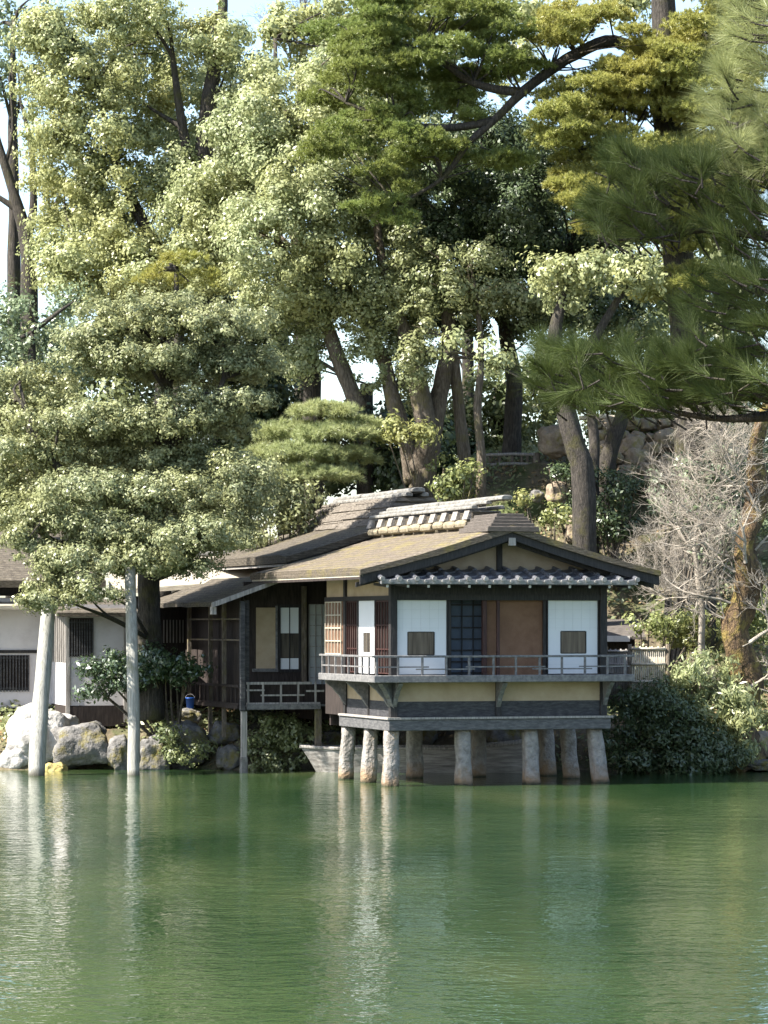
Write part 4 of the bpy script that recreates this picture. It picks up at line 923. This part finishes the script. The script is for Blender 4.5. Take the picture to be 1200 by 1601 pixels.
# J: dark tree behind the pavilion, shadow and part light put in leaf colour
bJ3 = bl([(680, 440, 50, 40), (745, 470, 46, 34), (815, 475, 50, 30), (655, 400, 40, 40), (760, 400, 40, 30), (660, 520, 34, 40), (640, 565, 24, 34)], 88.6, .6, .8, 1, 15)
tree('front_camphor', 'half lit broadleaf crown hanging over the pale camphor trunks', 'tree', [([ground_at(P(750, 775, 88.6)), P(752, 720, 88.6), P(746, 640, 88.6), P(752, 560, 88.6), P(745, 460, 88.7)], [.16, .13, .12, .1, .05])], bJ3, LEAF['half'], M['bark_brown'], nl=2, r0=.06, seed=19, per_m2=240, L=.12, clump=.36, dens=.8, shell=.35)
bJ = bl([(740, 300, 85, 75), (825, 330, 80, 80), (700, 385, 60, 60), (785, 420, 95, 65), (865, 410, 60, 60), (725, 470, 55, 45), (840, 480, 75, 40), (765, 225, 60, 60), (885, 270, 60, 70), (940, 470, 60, 50), (960, 360, 60, 60), (700, 250, 50, 50)], 90, 1.4, .8, 1.0, 4)
tree('shaded_evergreen', 'dark shaded evergreen behind the tea house between camphor and pine', 'tree',
     [([ground_at(P(798, 712, 92)), P(800, 690, 92), P(803, 600, 92), P(790, 520, 91.8), P(785, 400, 91.5), P(770, 250, 91)], [.3, .26, .24, .2, .14, .07]), ([P(790, 520, 91.8), P(850, 490, 91), P(890, 400, 90.5)], [.2, .15, .08])],
     bJ, LEAF['dark'], M['bark_dark'], nl=2, r0=.08, seed=10, per_m2=240, L=.12, clump=.4, dens=1.1, shell=.3)
bJ2 = bl([(890, 430, 50, 34), (865, 460, 40, 26), (930, 415, 45, 30), (1000, 440, 40, 36), (990, 410, 40, 30), (700, 545, 26, 26), (770, 560, 26, 30), (905, 450, 40, 26), (850, 425, 30, 20)], 82.6, .6, .8, 1.0, 14)
tree('slope_camellia', 'pale leaved tree with bright rosette clusters in front of the dark evergreen', 'tree',
     [([ground_at(P(915, 900, 83)), P(912, 772, 83), P(900, 700, 83), P(880, 620, 83), P(868, 520, 82.8), P(890, 440, 82.7)], [.36, .3, .28, .25, .18, .08]), ([P(880, 620, 83), P(935, 520, 82.8), P(990, 430, 82.7)], [.2, .13, .06])],
     bJ2, LEAF['olive_pale'], M['bark_dark'], nl=2, r0=.06, seed=12, per_m2=110, L=.14, clump=.3, dens=.8, shell=.3, up=.35)

# slender trunks on the hill, their crowns up in the others
def slim(name, label, pts, rad, blobs, lm, bm_, seed, **kw):
    pts = [ground_at(pts[0])] + pts
    return tree(name, label, 'tree', [(pts, [rad[0]] + rad)], blobs, lm, bm_, nl=1, r0=.06, seed=seed, **kw)
slim('hill_tree', 'slim straight grey trunk rising alone right of the camphor trunks', [P(726, 730, 90), P(718, 640, 90), P(706, 530, 90), P(700, 420, 90.5)], [.2, .17, .15, .08], bl([(705, 440, 44, 40), (745, 530, 26, 24)], 90.4, .3, .8, 1, 21), LEAF['mid'], M['bark_brown'], 31, per_m2=90, L=.15, clump=.35, dens=.7)
slim('hill_tree', 'forked dark trunk right of the mossy trunk below the near pine boughs', [P(945, 745, 88.5), P(958, 690, 88.5), P(974, 640, 88.6), P(985, 540, 88.8)], [.25, .22, .2, .12], bl([(990, 520, 50, 40)], 89, .3, .8, 1, 22), LEAF['mid'], M['bark_dark'], 33, per_m2=90, L=.15, clump=.35, dens=.7)
slim('hill_tree', 'thin mossy trunk before the rockery stones', [P(928, 760, 87.6), P(928, 690, 87.8), P(922, 620, 88), P(930, 540, 88.2)], [.16, .15, .13, .08], bl([(935, 530, 44, 36)], 88.2, .3, .8, 1, 23), LEAF['mid'], M['bark_dark'], 35, per_m2=90, L=.15, clump=.35, dens=.7)
slim('hill_tree', 'dark double trunk left of the camphor above the small pine', [P(490, 720, 93), P(488, 640, 93), P(486, 560, 93), P(470, 470, 93.5)], [.3, .28, .26, .15], bl([(440, 560, 40, 34), (470, 500, 50, 40)], 93.4, .4, .8, 1, 24), LEAF['mid'], M['bark_dark'], 37, per_m2=90, L=.15, clump=.35, dens=.7)

# F: the tall pine on the right with its long limb
pF_l = [(520, 50, 50, 16), (590, 30, 50, 16), (650, 55, 46, 16), (560, 85, 50, 15), (625, 100, 50, 16), (700, 75, 50, 15), (745, 45, 46, 14), (540, 125, 46, 15), (600, 140, 54, 15), (670, 130, 50, 15), (520, 165, 40, 14), (580, 180, 50, 14), (650, 175, 50, 15),
        (710, 165, 44, 14), (600, 215, 44, 13), (560, 235, 36, 12), (660, 220, 44, 13), (640, 255, 40, 12), (590, 270, 36, 12), (770, 90, 44, 14), (800, 50, 44, 14), (740, 130, 36, 12), (720, 20, 50, 16), (620, 5, 60, 18), (820, 110, 40, 14), (600, 320, 40, 12), (560, 330, 34, 11), (640, 300, 30, 11), (620, 345, 34, 11)]
pF_r = [(880, 40, 50, 15), (940, 25, 50, 15), (870, 150, 46, 15), (930, 130, 50, 16), (990, 115, 50, 15), (1050, 110, 50, 15), (1100, 130, 44, 15), (860, 185, 40, 14), (910, 175, 50, 15), (970, 165, 50, 15), (1100, 175, 44, 14), (850, 215, 36, 13), (900, 215, 44, 14),
        (955, 205, 44, 13), (1080, 205, 50, 14), (1120, 225, 40, 13), (900, 250, 40, 12), (960, 245, 44, 13), (1070, 245, 44, 13), (1110, 265, 40, 12), (930, 290, 44, 12), (900, 320, 36, 12), (960, 330, 44, 12), (1000, 290, 40, 12), (930, 360, 36, 12), (1060, 300, 44, 12), (1000, 370, 40, 13), (1090, 330, 40, 12), (1000, 60, 40, 14), (1080, 60, 46, 15), (1140, 90, 40, 14), (1150, 160, 40, 14)]
_r = random.Random(3)
pF_l = [(a, b, c * .9, d * .8) for a, b, c, d in pF_l] + [(_r.uniform(500, 830), _r.uniform(-10, 260), _r.uniform(26, 46), _r.uniform(8, 11)) for _ in range(48)]
pF_r = [(a, b, c * .9, d * .8) for a, b, c, d in pF_r] + [(_r.uniform(860, 1180), _r.uniform(-10, 350), _r.uniform(26, 46), _r.uniform(8, 11)) for _ in range(120)] + [(_r.uniform(1010, 1110), _r.uniform(60, 480), _r.uniform(24, 40), _r.uniform(8, 11)) for _ in range(30)]
_keep = lambda q: not any((q[0] - x) ** 2 / (q[2] + 4) ** 2 + (q[1] - y) ** 2 / 20 ** 2 < 1 for x, y in ((960, 65), (930, 72), (900, 85), (860, 110), (815, 145), (770, 190), (735, 222), (1046, 205), (1038, 60), (1036, 20)))
pF_l = [q for q in pF_l if _keep(q)]; pF_r = [q for q in pF_r if _keep(q)]
trF = [ground_at(P(1085, 730, 86)), P(1080, 640, 86), P(1072, 500, 86), P(1052, 340, 86), P(1045, 220, 86), P(1038, 90, 86), P(1035, -60, 86)]
limb1 = [P(1030, 100, 86), P(960, 65, 85.6), P(900, 85, 85.2), P(860, 110, 85), P(815, 145, 84.8), P(770, 190, 84.6), P(730, 225, 84.5)]
tF = thing('tall_pine', 'tall pine with thick trunk and long bent limb at the upper right', 'tree', trF[0])
mb = MB(); bF1 = bl(pF_l, 84.8, 1.3, .9, 1.0, 5); bF2 = bl(pF_r, 84.6, 1.3, .9, 1.0, 6)
trunksF = [(trF, [.6, .5, .46, .42, .38, .34, .28]), (limb1, [.2, .17, .16, .15, .13, .11, .08]), ([limb1[5], P(700, 200, 84.5), P(620, 190, 84.6), P(540, 160, 84.8)], [.11, .09, .07, .04]), ([limb1[4], P(740, 130, 84.8), P(660, 80, 85), P(560, 60, 85)], [.13, .1, .07, .04]), ([limb1[6], P(690, 280, 84.6), P(620, 320, 84.6)], [.09, .06, .03]),
           ([P(1040, 70, 86), P(1085, 55, 85.6), P(1130, 70, 85.2)], [.18, .14, .07]), ([P(1046, 230, 86), P(970, 240, 85.4), P(900, 230, 85)], [.16, .1, .05]), ([P(1050, 300, 86), P(1000, 310, 85.2), P(920, 330, 84.8)], [.14, .1, .05])]
wood(mb, trunksF, bF1 + bF2, None, 1, .04, 17); build('trunk', mb, M['bark_dark'], tF, smooth=True)
np_mesh('crown', pads(bF1, tufts=440, n=18, L=.12, wd=.02), 3, LEAF['olive_shade_needle'], tF); np_mesh('crown', pads(bF2, tufts=460, n=18, L=.12, wd=.022), 3, LEAF['gold_needle'], tF)  # left crown's shade is put into darker olive needles, beside the gold right

# B: small soft pine behind the hall
bB = bl([(q[0], q[1], q[2], q[3] * .55) for q in [(505, 645, 55, 16), (455, 680, 58, 18), (525, 680, 62, 18), (480, 712, 66, 18), (425, 715, 40, 16), (545, 715, 44, 15), (560, 665, 30, 12), (500, 745, 60, 16), (440, 745, 40, 14)]], 88, .8, .9, 1.0, 7)
tree('small_pine', 'small rounded soft pale pine behind the hall ridge', 'tree', [([ground_at(P(490, 820, 88.2)), P(487, 760, 88.2), P(495, 700, 88.2), P(500, 650, 88.2)], [.14, .11, .09, .05])], bB, LEAF['soft_needle'], M['bark_dark'], nl=1, r0=.04, seed=41, kind='pine', tufts=520, n=20, L=.16, wd=.014, spread=.6)

# bare and blue-green trees at the far left
tree('leafless_tree', 'dark leafless tree against the sky at the left edge', 'tree',
     [([ground_at(P(48, 640, 97)), P(46, 470, 97), P(42, 380, 97), P(30, 330, 97), P(8, 260, 97), P(-15, 180, 97)], [.3, .26, .22, .18, .13, .07]), ([P(42, 380, 97), P(52, 320, 97), P(48, 230, 97), P(30, 150, 97)], [.16, .12, .08, .04]), ([P(30, 330, 97), P(0, 310, 97), P(-30, 290, 97)], [.1, .07, .04]), ([P(8, 260, 97), P(20, 200, 97), P(14, 120, 97)], [.07, .05, .02]), ([P(48, 400, 97), P(80, 340, 97), P(95, 300, 97)], [.12, .09, .05])],
     [], None, M['bark_dark'])
bE = bl([(15, 50, 50, 50), (45, 20, 40, 40), (30, 120, 44, 36), (-10, 110, 40, 60), (70, 10, 40, 30)], 101, 1, .8, 1, 8)
tree('back_evergreen', 'bluish green tree top behind the leafless tree at the upper left corner', 'tree', [([ground_at(P(20, 640, 101)), P(22, 400, 101), P(20, 200, 101), P(20, 40, 101)], [.25, .2, .15, .06])], bE, LEAF['blue_green'], M['bark_dark'], nl=1, seed=43, per_m2=75, L=.17, clump=.45, dens=.6, shell=.3)
bE2 = bl([(50, 520, 60, 44), (0, 560, 50, 40), (110, 490, 40, 36), (20, 480, 40, 30), (90, 560, 60, 40)], 86, .8, .8, 1, 9)
tree('garden_oak', 'blue green shrubby tree left of the pruned evergreen top', 'tree', [([ground_at(P(50, 800, 86)), P(50, 650, 86), P(50, 520, 86)], [.18, .15, .07])], bE2, LEAF['blue_green'], M['bark_dark'], nl=1, seed=45, per_m2=110, L=.13, clump=.36, dens=.9)
bY = bl([(275, 420, 40, 22), (300, 440, 36, 18), (235, 435, 26, 14)], 88, .4, .8, 1, 10)
tree('yellow_pine', 'small golden yellow pine top above the pruned evergreen', 'tree', [([ground_at(P(275, 700, 88)), P(277, 560, 88), P(275, 420, 88)], [.14, .1, .05])], bY, LEAF['gold_needle'], M['bark_dark'], nl=1, seed=47, kind='pine', tufts=220, n=16, L=.16, wd=.02)
# background crowns closing the gaps high up and low down
for i, (lab, lst, Y, lm, dn) in enumerate([
    ('tall hazy olive tree behind the camphor at top centre', [(430, 60, 60, 50), (520, 60, 70, 50), (620, 40, 80, 50), (700, 120, 60, 60), (560, 20, 60, 40), (780, 20, 60, 40), (870, 30, 50, 40), (960, 20, 40, 40), (800, 110, 50, 40)], 104, 'olive_yellow', .8),
    ('dark tree behind the tall pine trunk', [(1120, 60, 60, 50), (1130, 380, 80, 60), (1060, 450, 80, 60), (1160, 470, 70, 60), (1150, 560, 60, 60), (1060, 560, 70, 50), (1170, 240, 40, 40), (980, 520, 60, 50), (960, 600, 60, 40), (1080, 630, 90, 40), (900, 560, 50, 40), (980, 660, 60, 34), (1070, 665, 70, 40), (1160, 680, 50, 40)], 97, 'mid', 1.0),
    ('dark low evergreen behind the camphor trunks', [(560, 710, 60, 40), (620, 730, 60, 40), (500, 740, 70, 40), (400, 640, 60, 60), (410, 560, 40, 40), (660, 700, 60, 60), (720, 720, 50, 40), (530, 640, 26, 40), (590, 660, 40, 30)], 97, 'dark', 1.0),
    ('mid green low tree behind the log fence', [(770, 650, 40, 60), (840, 640, 40, 60), (740, 640, 40, 50), (700, 670, 36, 40), (850, 580, 40, 40), (780, 690, 60, 30)], 99, 'mid', .8),
    ('deep green tree behind the pruned evergreen', [(330, 480, 70, 60), (400, 580, 60, 60), (230, 480, 70, 50), (380, 700, 60, 60), (300, 760, 80, 60), (130, 540, 70, 50), (340, 380, 60, 60), (60, 620, 60, 50), (180, 640, 80, 60), (200, 720, 100, 60), (80, 720, 80, 60), (90, 800, 90, 60), (210, 800, 90, 50), (20, 680, 60, 60), (0, 790, 60, 60), (340, 820, 60, 40)], 97, 'mid', 1.0),
    ('dark tree between the tall oak and the camphor', [(330, 300, 60, 70), (300, 180, 60, 60), (380, 180, 60, 60), (380, 300, 60, 70), (310, 400, 50, 50), (360, 100, 50, 50)], 103, 'mid', .9),
    ('wide dark tree behind the shaded evergreen', [(720, 240, 80, 60), (820, 260, 80, 70), (680, 360, 70, 60), (800, 380, 90, 70), (900, 380, 70, 70), (940, 260, 60, 60), (660, 470, 60, 40), (880, 480, 70, 40), (620, 300, 60, 60)], 103, 'dark', .9)]):
    b_ = bl(lst, Y, 1.2, .8, 1, 50 + i); x = lst[0][0]
    tree('backdrop_tree', lab, 'tree', [([ground_at(P(x + 15, 700, Y)), P(x + 12, 600, Y), P(x + 6, 400 if lst[0][1] < 400 else lst[0][1] + 60, Y), P(x, lst[0][1], Y)], [.24, .2, .16, .06])], b_, LEAF[lm], M['bark_dark'], nl=1, r0=.05, seed=60 + i, per_m2=110, L=.2, clump=.55, dens=dn, shell=.3)

# shrubs
def shrub(name, label, lst, Y, lm, seed, kw, dY=.3, depth=.8, foot=None):
    b_ = bl(lst, Y, dY, depth, 1, seed); q = b_[0] if foot is None else P(foot, 1000, Y); g = Vector((q[0], max(q[1], float(shore(q[0])) + .5), 0)); g.z = gz(g.x, g.y) - .05
    t = thing(name, label, 'shrub', g); mb = MB()
    for i, c in enumerate(b_):
        for j in range(2):
            e = Vector(c[:3]) + Vector((random.uniform(-.4, .4) * c[3], random.uniform(-.3, .3) * c[4], .4 * c[5])); s0 = g + Vector((random.uniform(-.1, .1), random.uniform(-.1, .1), 0))
            a, b = smooth_path([s0, s0.lerp(e, .5) + Vector((random.uniform(-.1, .1), 0, .05)), e], [.045, .03, .01], 4); mb.tube(a, b, 6)
    build('stem', mb, M['bark_brown'], t, smooth=True); np_mesh('foliage', leaves(b_, **kw), 4, LEAF[lm], t); return t
K1 = dict(per_m2=260, L=.09, clump=.22, dens=1.0, shell=.3, up=.4)
shrub('camellia_bush', 'glossy leaved low tree before the white house beside the straight prop', [(160, 1055, 40, 20), (195, 1035, 50, 18), (250, 1030, 46, 18), (300, 1038, 34, 14), (150, 1080, 34, 12), (240, 1055, 50, 16), (275, 1050, 44, 16), (195, 1065, 40, 16)], 78.0, 'waxy', 1, dict(per_m2=230, L=.12, asp=.42, clump=.22, dens=.9, shell=.25, up=.25), foot=268)
shrub('lime_bush', 'sunlit lime green shrub just above the ridge between the two roofs', [(700, 745, 28, 32), (725, 755, 28, 26), (690, 770, 24, 16), (735, 735, 20, 14), (640, 680, 40, 12), (610, 670, 26, 12)], 87.6, 'lime', 2, dict(per_m2=150, L=.13, clump=.26, dens=.9, shell=.3))
shrub('slope_bush', 'yellow green sprig shrub above the tea house gable', [(868, 800, 18, 12), (855, 812, 22, 10), (885, 805, 14, 10), (818, 775, 12, 10)], 85.5, 'lime', 3, dict(per_m2=170, L=.12, clump=.2, dens=.9, shell=.3))
shrub('slope_bush', 'dark shrub on the slope below the rockery', [(960, 770, 36, 34), (985, 760, 30, 26), (945, 810, 30, 30), (915, 745, 24, 16), (965, 830, 34, 26)], 87.0, 'dark', 4, dict(per_m2=150, L=.11, clump=.28, dens=1.0, shell=.3))
shrub('slope_bush', 'dark shrub under the log fence on the slope', [(890, 735, 30, 16), (862, 738, 22, 12), (905, 785, 26, 26), (880, 800, 20, 14)], 88.2, 'dark', 5, dict(per_m2=150, L=.11, clump=.26, dens=.8, shell=.3))
shrub('pale_bush', 'pale grey green shrub behind the bare twigs at right', [(1040, 770, 32, 30), (1085, 735, 34, 32), (1045, 800, 34, 26), (1090, 780, 40, 40), (1130, 720, 40, 40), (1170, 700, 40, 50), (1190, 780, 40, 50), (1150, 820, 40, 40), (1195, 640, 30, 40), (1110, 840, 40, 40)], 84.0, 'blue_green', 6, dict(per_m2=130, L=.12, clump=.3, dens=.8, shell=.3))
shrub('lime_bush', 'sunlit lime shrub above the bamboo fence', [(1010, 975, 24, 22), (1045, 990, 30, 20), (1080, 1000, 34, 30), (1060, 965, 26, 16), (1120, 1010, 30, 36), (1130, 960, 30, 30), (1190, 960, 30, 50), (1195, 1060, 26, 50), (1185, 1130, 24, 24)], 79.0, 'lime', 7, dict(per_m2=170, L=.12, clump=.24, dens=.8, shell=.3))
shrub('broad_bush', 'pale green long leaved bush right of the bamboo fence', [(1070, 1075, 40, 36), (1110, 1100, 50, 44), (1140, 1150, 36, 40), (1090, 1050, 30, 24), (1160, 1110, 28, 40), (1120, 1060, 40, 30)], 76.6, 'olive_pale', 8, dict(per_m2=170, L=.2, asp=.25, clump=.28, dens=.9, shell=.35, droop=.7))
shrub('laurel_bush', 'dense dark green bush overhanging the water right of the tea house', [(985, 1115, 40, 34), (1020, 1105, 46, 34), (975, 1160, 32, 36), (1030, 1160, 56, 40), (1075, 1155, 50, 44), (1110, 1175, 46, 30), (1050, 1120, 46, 36), (1000, 1190, 44, 18), (1070, 1195, 56, 16), (1140, 1190, 34, 18)], 75.9, 'dark', 9, dict(per_m2=230, L=.12, asp=.4, clump=.26, dens=1.0, shell=.4, droop=.2))
shrub('shore_bush', 'dark leafy plants hanging over the bank left of the boat bow', [(420, 1160, 34, 34), (405, 1185, 30, 26), (450, 1150, 30, 26), (470, 1160, 24, 30), (440, 1195, 30, 14), (425, 1130, 10, 14)], 77.7, 'mid', 10, dict(per_m2=230, L=.1, clump=.2, dens=.9, shell=.35))
shrub('shore_bush', 'low green plants on the bank between straight prop and stilt', [(275, 1160, 24, 22), (290, 1185, 34, 18), (315, 1170, 20, 18), (255, 1150, 20, 14)], 77.9, 'mid', 11, dict(per_m2=230, L=.09, clump=.2, dens=.7, shell=.35))
shrub('hall_bush', 'mixed green bush at the left edge of the hall roof', [(440, 800, 44, 28), (415, 740, 34, 30), (415, 770, 40, 30), (470, 780, 34, 24), (400, 830, 44, 26), (460, 815, 30, 16)], 84.6, 'pruned', 12, dict(per_m2=150, L=.12, clump=.3, dens=.9, shell=.35))

# low growth and dead leaves on the banks and the slope
def scatter(name, n, x0, x1, y0, y1, L, lm, thr, sd, hgt):
    q = np.stack([RNG.uniform(x0, x1, n), RNG.uniform(y0, y1, n)], 1); q = q[q[:, 1] > shore(q[:, 0]) + .25]
    keep = np.array([mnoise.noise(Vector((a * .55 + sd, b * .55, sd))) > thr for a, b in q]); q = q[keep]; n = len(q)
    pos = np.concatenate([q, (gh(q[:, 0], q[:, 1]) + .02 + hgt * RNG.random(n) ** 1.5)[:, None]], 1)
    out = np.array([-.1, -.5, .8]) + RNG.normal(size=(n, 3)) * .5; out /= np.linalg.norm(out, axis=1, keepdims=True)
    t = np.cross(out, RNG.normal(size=(n, 3))); t /= np.linalg.norm(t, axis=1, keepdims=True); b = np.cross(out, t); l = (L * (.6 + .8 * RNG.random(n)))[:, None] * .5
    V = np.stack([pos - t * l, pos + b * l * .55, pos + t * l, pos - b * l * .55], 1).reshape(-1, 3)
    me = bpy.data.meshes.new(name); k = len(V) // 4
    me.vertices.add(len(V)); me.vertices.foreach_set('co', V.astype(np.float32).ravel()); me.loops.add(k * 4); me.loops.foreach_set('vertex_index', np.arange(k * 4, dtype=np.int32))
    me.polygons.add(k); me.polygons.foreach_set('loop_start', np.arange(0, k * 4, 4, dtype=np.int32)); me.update(calc_edges=True)
    return tag(link(name, me, lm, None), kind='stuff')
LEAF['litter'] = leaf_mat('leaf_litter', (.1, .065, .03), (.3, .21, .11), (.2, .14, .07), gl=.02, tr=.1)
scatter('ground_cover', 60000, -14, 14, 78, 97, .13, LEAF['mid'], -.02, 3.0, .28)
scatter('undergrowth', 30000, -14, 14, 78, 97, .14, LEAF['pruned'], .12, 9.0, .35)
scatter('leaf_litter', 40000, -14, 14, 78, 97, .1, LEAF['litter'], -.3, 6.0, .03)

# bare twiggy tree at the right
def twigs(mb, p, d, L, r, lev, rr, maxlev=5):
    n = 4; pts = [p]; q = p.copy(); dd = d.copy()
    for i in range(n):
        dd = (dd + Vector((rr.gauss(0, .16), rr.gauss(0, .16), rr.gauss(.03, .13)))).normalized(); q = q + dd * (L / n); pts.append(q.copy())
    mb.tube(pts, [r * (1 - .45 * i / n) for i in range(n + 1)], 4 if lev > 1 else 7, cap=False)
    if lev < maxlev:
        for k in range(rr.choice((3, 3, 4)) if lev < 4 else 3):
            i = rr.randint(1, n); nd = (dd + Vector((rr.gauss(0, .6), rr.gauss(0, .6), rr.gauss(.1, .45)))).normalized()
            twigs(mb, pts[i], nd, L * rr.uniform(.6, .85), r * .58, lev + 1, rr, maxlev)
def bare(name, label, trunk, rad, starts, m, seed, bark):
    t = thing(name, label, 'tree', trunk[0]); mb = MB(); wood(mb, [(trunk, rad)], seed=seed, rough=.5); tk = build('trunk', mb, bark, t, smooth=True)
    g = MB(); rr = random.Random(seed)
    for px, py, Y, dx, dz, L, r in starts: twigs(g, P(px, py, Y), Vector((dx, rr.uniform(-.3, .2), dz)).normalized(), L, r * .8, 0, rr)
    build('twigs', g, m, t)
bare('plum_tree', 'gnarled leafless plum with rusty mossy trunk at the right edge', [P(1172, 1195, 77.4), P(1150, 1130, 77.3), P(1166, 1060, 77.4), P(1148, 985, 77.2), P(1168, 915, 77.3), P(1162, 850, 77.1), P(1184, 780, 77.2), P(1180, 700, 77.1), P(1205, 610, 77.2)], [.52, .4, .44, .32, .4, .27, .27, .17, .08],
     [(1160, 950, 77.2, -1, .15, 1.25, .05), (1165, 900, 77.2, -1, .35, 1.2, .05), (1175, 840, 77.1, -1, .4, 1.25, .05), (1180, 790, 77.1, -.9, .6, 1.2, .05), (1190, 720, 77.2, -.8, .5, 1.1, .045), (1170, 870, 77.2, -1, .05, 1.3, .045), (1185, 760, 77.0, -1, .2, 1.1, .045), (1165, 980, 77.2, -.9, -.02, 1.1, .04), (1180, 860, 77, .5, .5, .9, .04), (1165, 880, 76.8, -.3, .7, 1.1, .06), (1160, 1010, 76.9, .6, .5, 1.0, .07), (1185, 800, 76.9, -.5, .8, 1.1, .05), (1182, 720, 77, -.7, .8, 1.0, .04), (1195, 650, 77.2, -.9, .4, 1.0, .04), (1150, 1100, 76.9, -.6, .3, .7, .05), (1160, 1080, 76.9, .5, .2, .8, .05)], M['twig'], 5, M['bark_rust'])
bare('twiggy_tree', 'pale slender leafless tree between bamboo fence and plum trunk', [P(1096, 1090, 77.9), P(1095, 1030, 77.9), P(1097, 960, 77.9), P(1090, 900, 77.9), P(1085, 850, 77.9)], [.085, .08, .075, .06, .045],
     [(1096, 960, 77.9, -1, .35, 1.0, .035), (1092, 920, 77.9, -.8, .6, 1.0, .035), (1088, 870, 77.9, -.6, .8, .95, .035), (1085, 850, 77.9, -.1, 1, 1.0, .035), (1090, 890, 77.9, .5, .8, .9, .03), (1097, 945, 77.9, -1, .0, .9, .03), (1094, 930, 77.9, -1, .15, 1.0, .03)], M['twig'], 9, M['twig'])
bare('leafless_tree', 'reddish bare twigs showing behind the camphor at top centre', [ground_at(P(470, 560, 108)), P(468, 300, 108), P(470, 120, 108), P(475, 60, 108)], [.2, .15, .1, .06],
     [(470, 120, 108, -.5, .8, 1.3, .05), (475, 90, 108, .4, .9, 1.3, .05), (475, 60, 108, .1, 1, 1.2, .05), (470, 140, 108, .8, .6, 1.2, .05)], M['twig_dark'], 13, M['bark_dark'])

# ------------------------------------------------------------------ near pine on this side of the pond
np_t = thing('near_pine', 'dark long needled pine boughs reaching in from the right close by', 'tree', (3.6, 12.2, 1.6))
def Q(px, py, y=12): return P(px, py, y)
boughs = [
 ([Vector((3.6, 12.2, 1.4)), Vector((3.55, 12.2, 3.5)), Vector((3.4, 12.2, 5.5)), Vector((3.2, 12.1, 7.4)), Vector((3.1, 12, 8.6))], [.24, .2, .17, .12, .06]),
 ([Vector((3.45, 12.2, 4.7)), Q(1450, 560), Q(1250, 610), Q(1110, 618), Q(1010, 606), Q(930, 600), Q(870, 570)], [.07, .05, .035, .014, .009, .007, .004]),
 ([Q(1250, 645), Q(1130, 655), Q(1030, 640), Q(950, 628), Q(890, 610)], [.03, .013, .01, .008, .004]),
 ([Vector((3.4, 12.2, 5.0)), Q(1500, 400), Q(1280, 380), Q(1120, 360), Q(1040, 368), Q(980, 375), Q(938, 372)], [.06, .045, .03, .012, .009, .006, .004]),
 ([Q(1120, 360), Q(1060, 330), Q(1000, 300), Q(930, 270)], [.01, .008, .006, .003]), ([Q(1080, 365), Q(1010, 345), Q(960, 335), Q(890, 350)], [.009, .007, .005, .003]),
 ([Q(1250, 470), Q(1150, 480), Q(1090, 470), Q(1060, 450)], [.02, .01, .007, .003]),
 ([Vector((3.3, 12.1, 6.2)), Q(1500, 150), Q(1300, 170), Q(1180, 190), Q(1120, 220)], [.05, .035, .02, .012, .004]), ([Q(1300, 90), Q(1190, 60), Q(1140, 30)], [.02, .01, .004]),
 ([Vector((3.25, 12.1, 7.2)), Vector((1.6, 12, 6.5)), Vector((0, 12, 6.35)), Vector((-2.2, 11.9, 6.5))], [.06, .045, .03, .01])]  # last bough is out of view, added to shade those below
mb = MB()
for i, (pts, rad) in enumerate(boughs):
    a, b = smooth_path(pts, rad, 5); mb.tube(a, b, 7 if i else 12, .15, i)
O, A = [], []; rr = random.Random(4)
def shoots(box, n, ax, back):
    for _ in range(n):
        px = rr.uniform(box[0], box[2]); py = rr.uniform(box[1], box[3]); y = 12 + rr.uniform(-.35, .35); p = P(px, py, y)
        d = Vector((ax[0] + rr.gauss(0, .5), rr.gauss(0, .4), ax[1] + rr.gauss(0, .35))).normalized()
        t = p - d * rr.uniform(.07, .13) + Vector((.03, 0, 0)); mb.tube([t, p.lerp(t, .5) + Vector((0, 0, -.01)), p], [.004, .0035, .003], 4, cap=False)
        for k in range(5):
            O.append(tuple(p.lerp(t, k / 7))); A.append(tuple((d + Vector((0, 0, .1))).normalized()))
shoots((930, 240, 1200, 370), 130, (-.4, .8), 0); shoots((900, 300, 1000, 360), 14, (-.8, .4), 0); shoots((950, 230, 1100, 290), 26, (-.5, .8), 0)
shoots((850, 575, 1200, 640), 150, (-.75, .4), 0); shoots((840, 540, 1200, 575), 60, (-.6, .6), 0); shoots((1060, 420, 1210, 520), 34, (-.6, .5), 0); shoots((830, 540, 900, 600), 16, (-.7, .5), 0); shoots((1130, 380, 1210, 440), 12, (-.4, .6), 0)
shoots((1200, 0, 1400, 650), 120, (-.3, .8), 0)
for _ in range(900):  # unseen needle pad, shaped to keep the sun off the boughs below
    p = Vector((rr.uniform(-2.8, .15), rr.uniform(11.0, 13.0), rr.uniform(6.3, 6.85)))
    for k in range(5): O.append(tuple(p + Vector((rr.gauss(0, .05), rr.gauss(0, .05), rr.gauss(0, .03))))); A.append((rr.gauss(0, .3), rr.gauss(0, .3), 1))
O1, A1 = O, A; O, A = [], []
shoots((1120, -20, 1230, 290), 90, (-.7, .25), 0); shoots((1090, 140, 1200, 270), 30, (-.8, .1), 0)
np_mesh('sun_toned_crown', needles(np.array(O), np.array(A), 34, .115, .0015, .5), 3, LEAF['sun_toned_needle'], np_t)  # sunlight on these sprays is put into a paler needle colour
O, A = O1, A1
build('trunk', mb, M['bark_dark'], np_t, smooth=True)
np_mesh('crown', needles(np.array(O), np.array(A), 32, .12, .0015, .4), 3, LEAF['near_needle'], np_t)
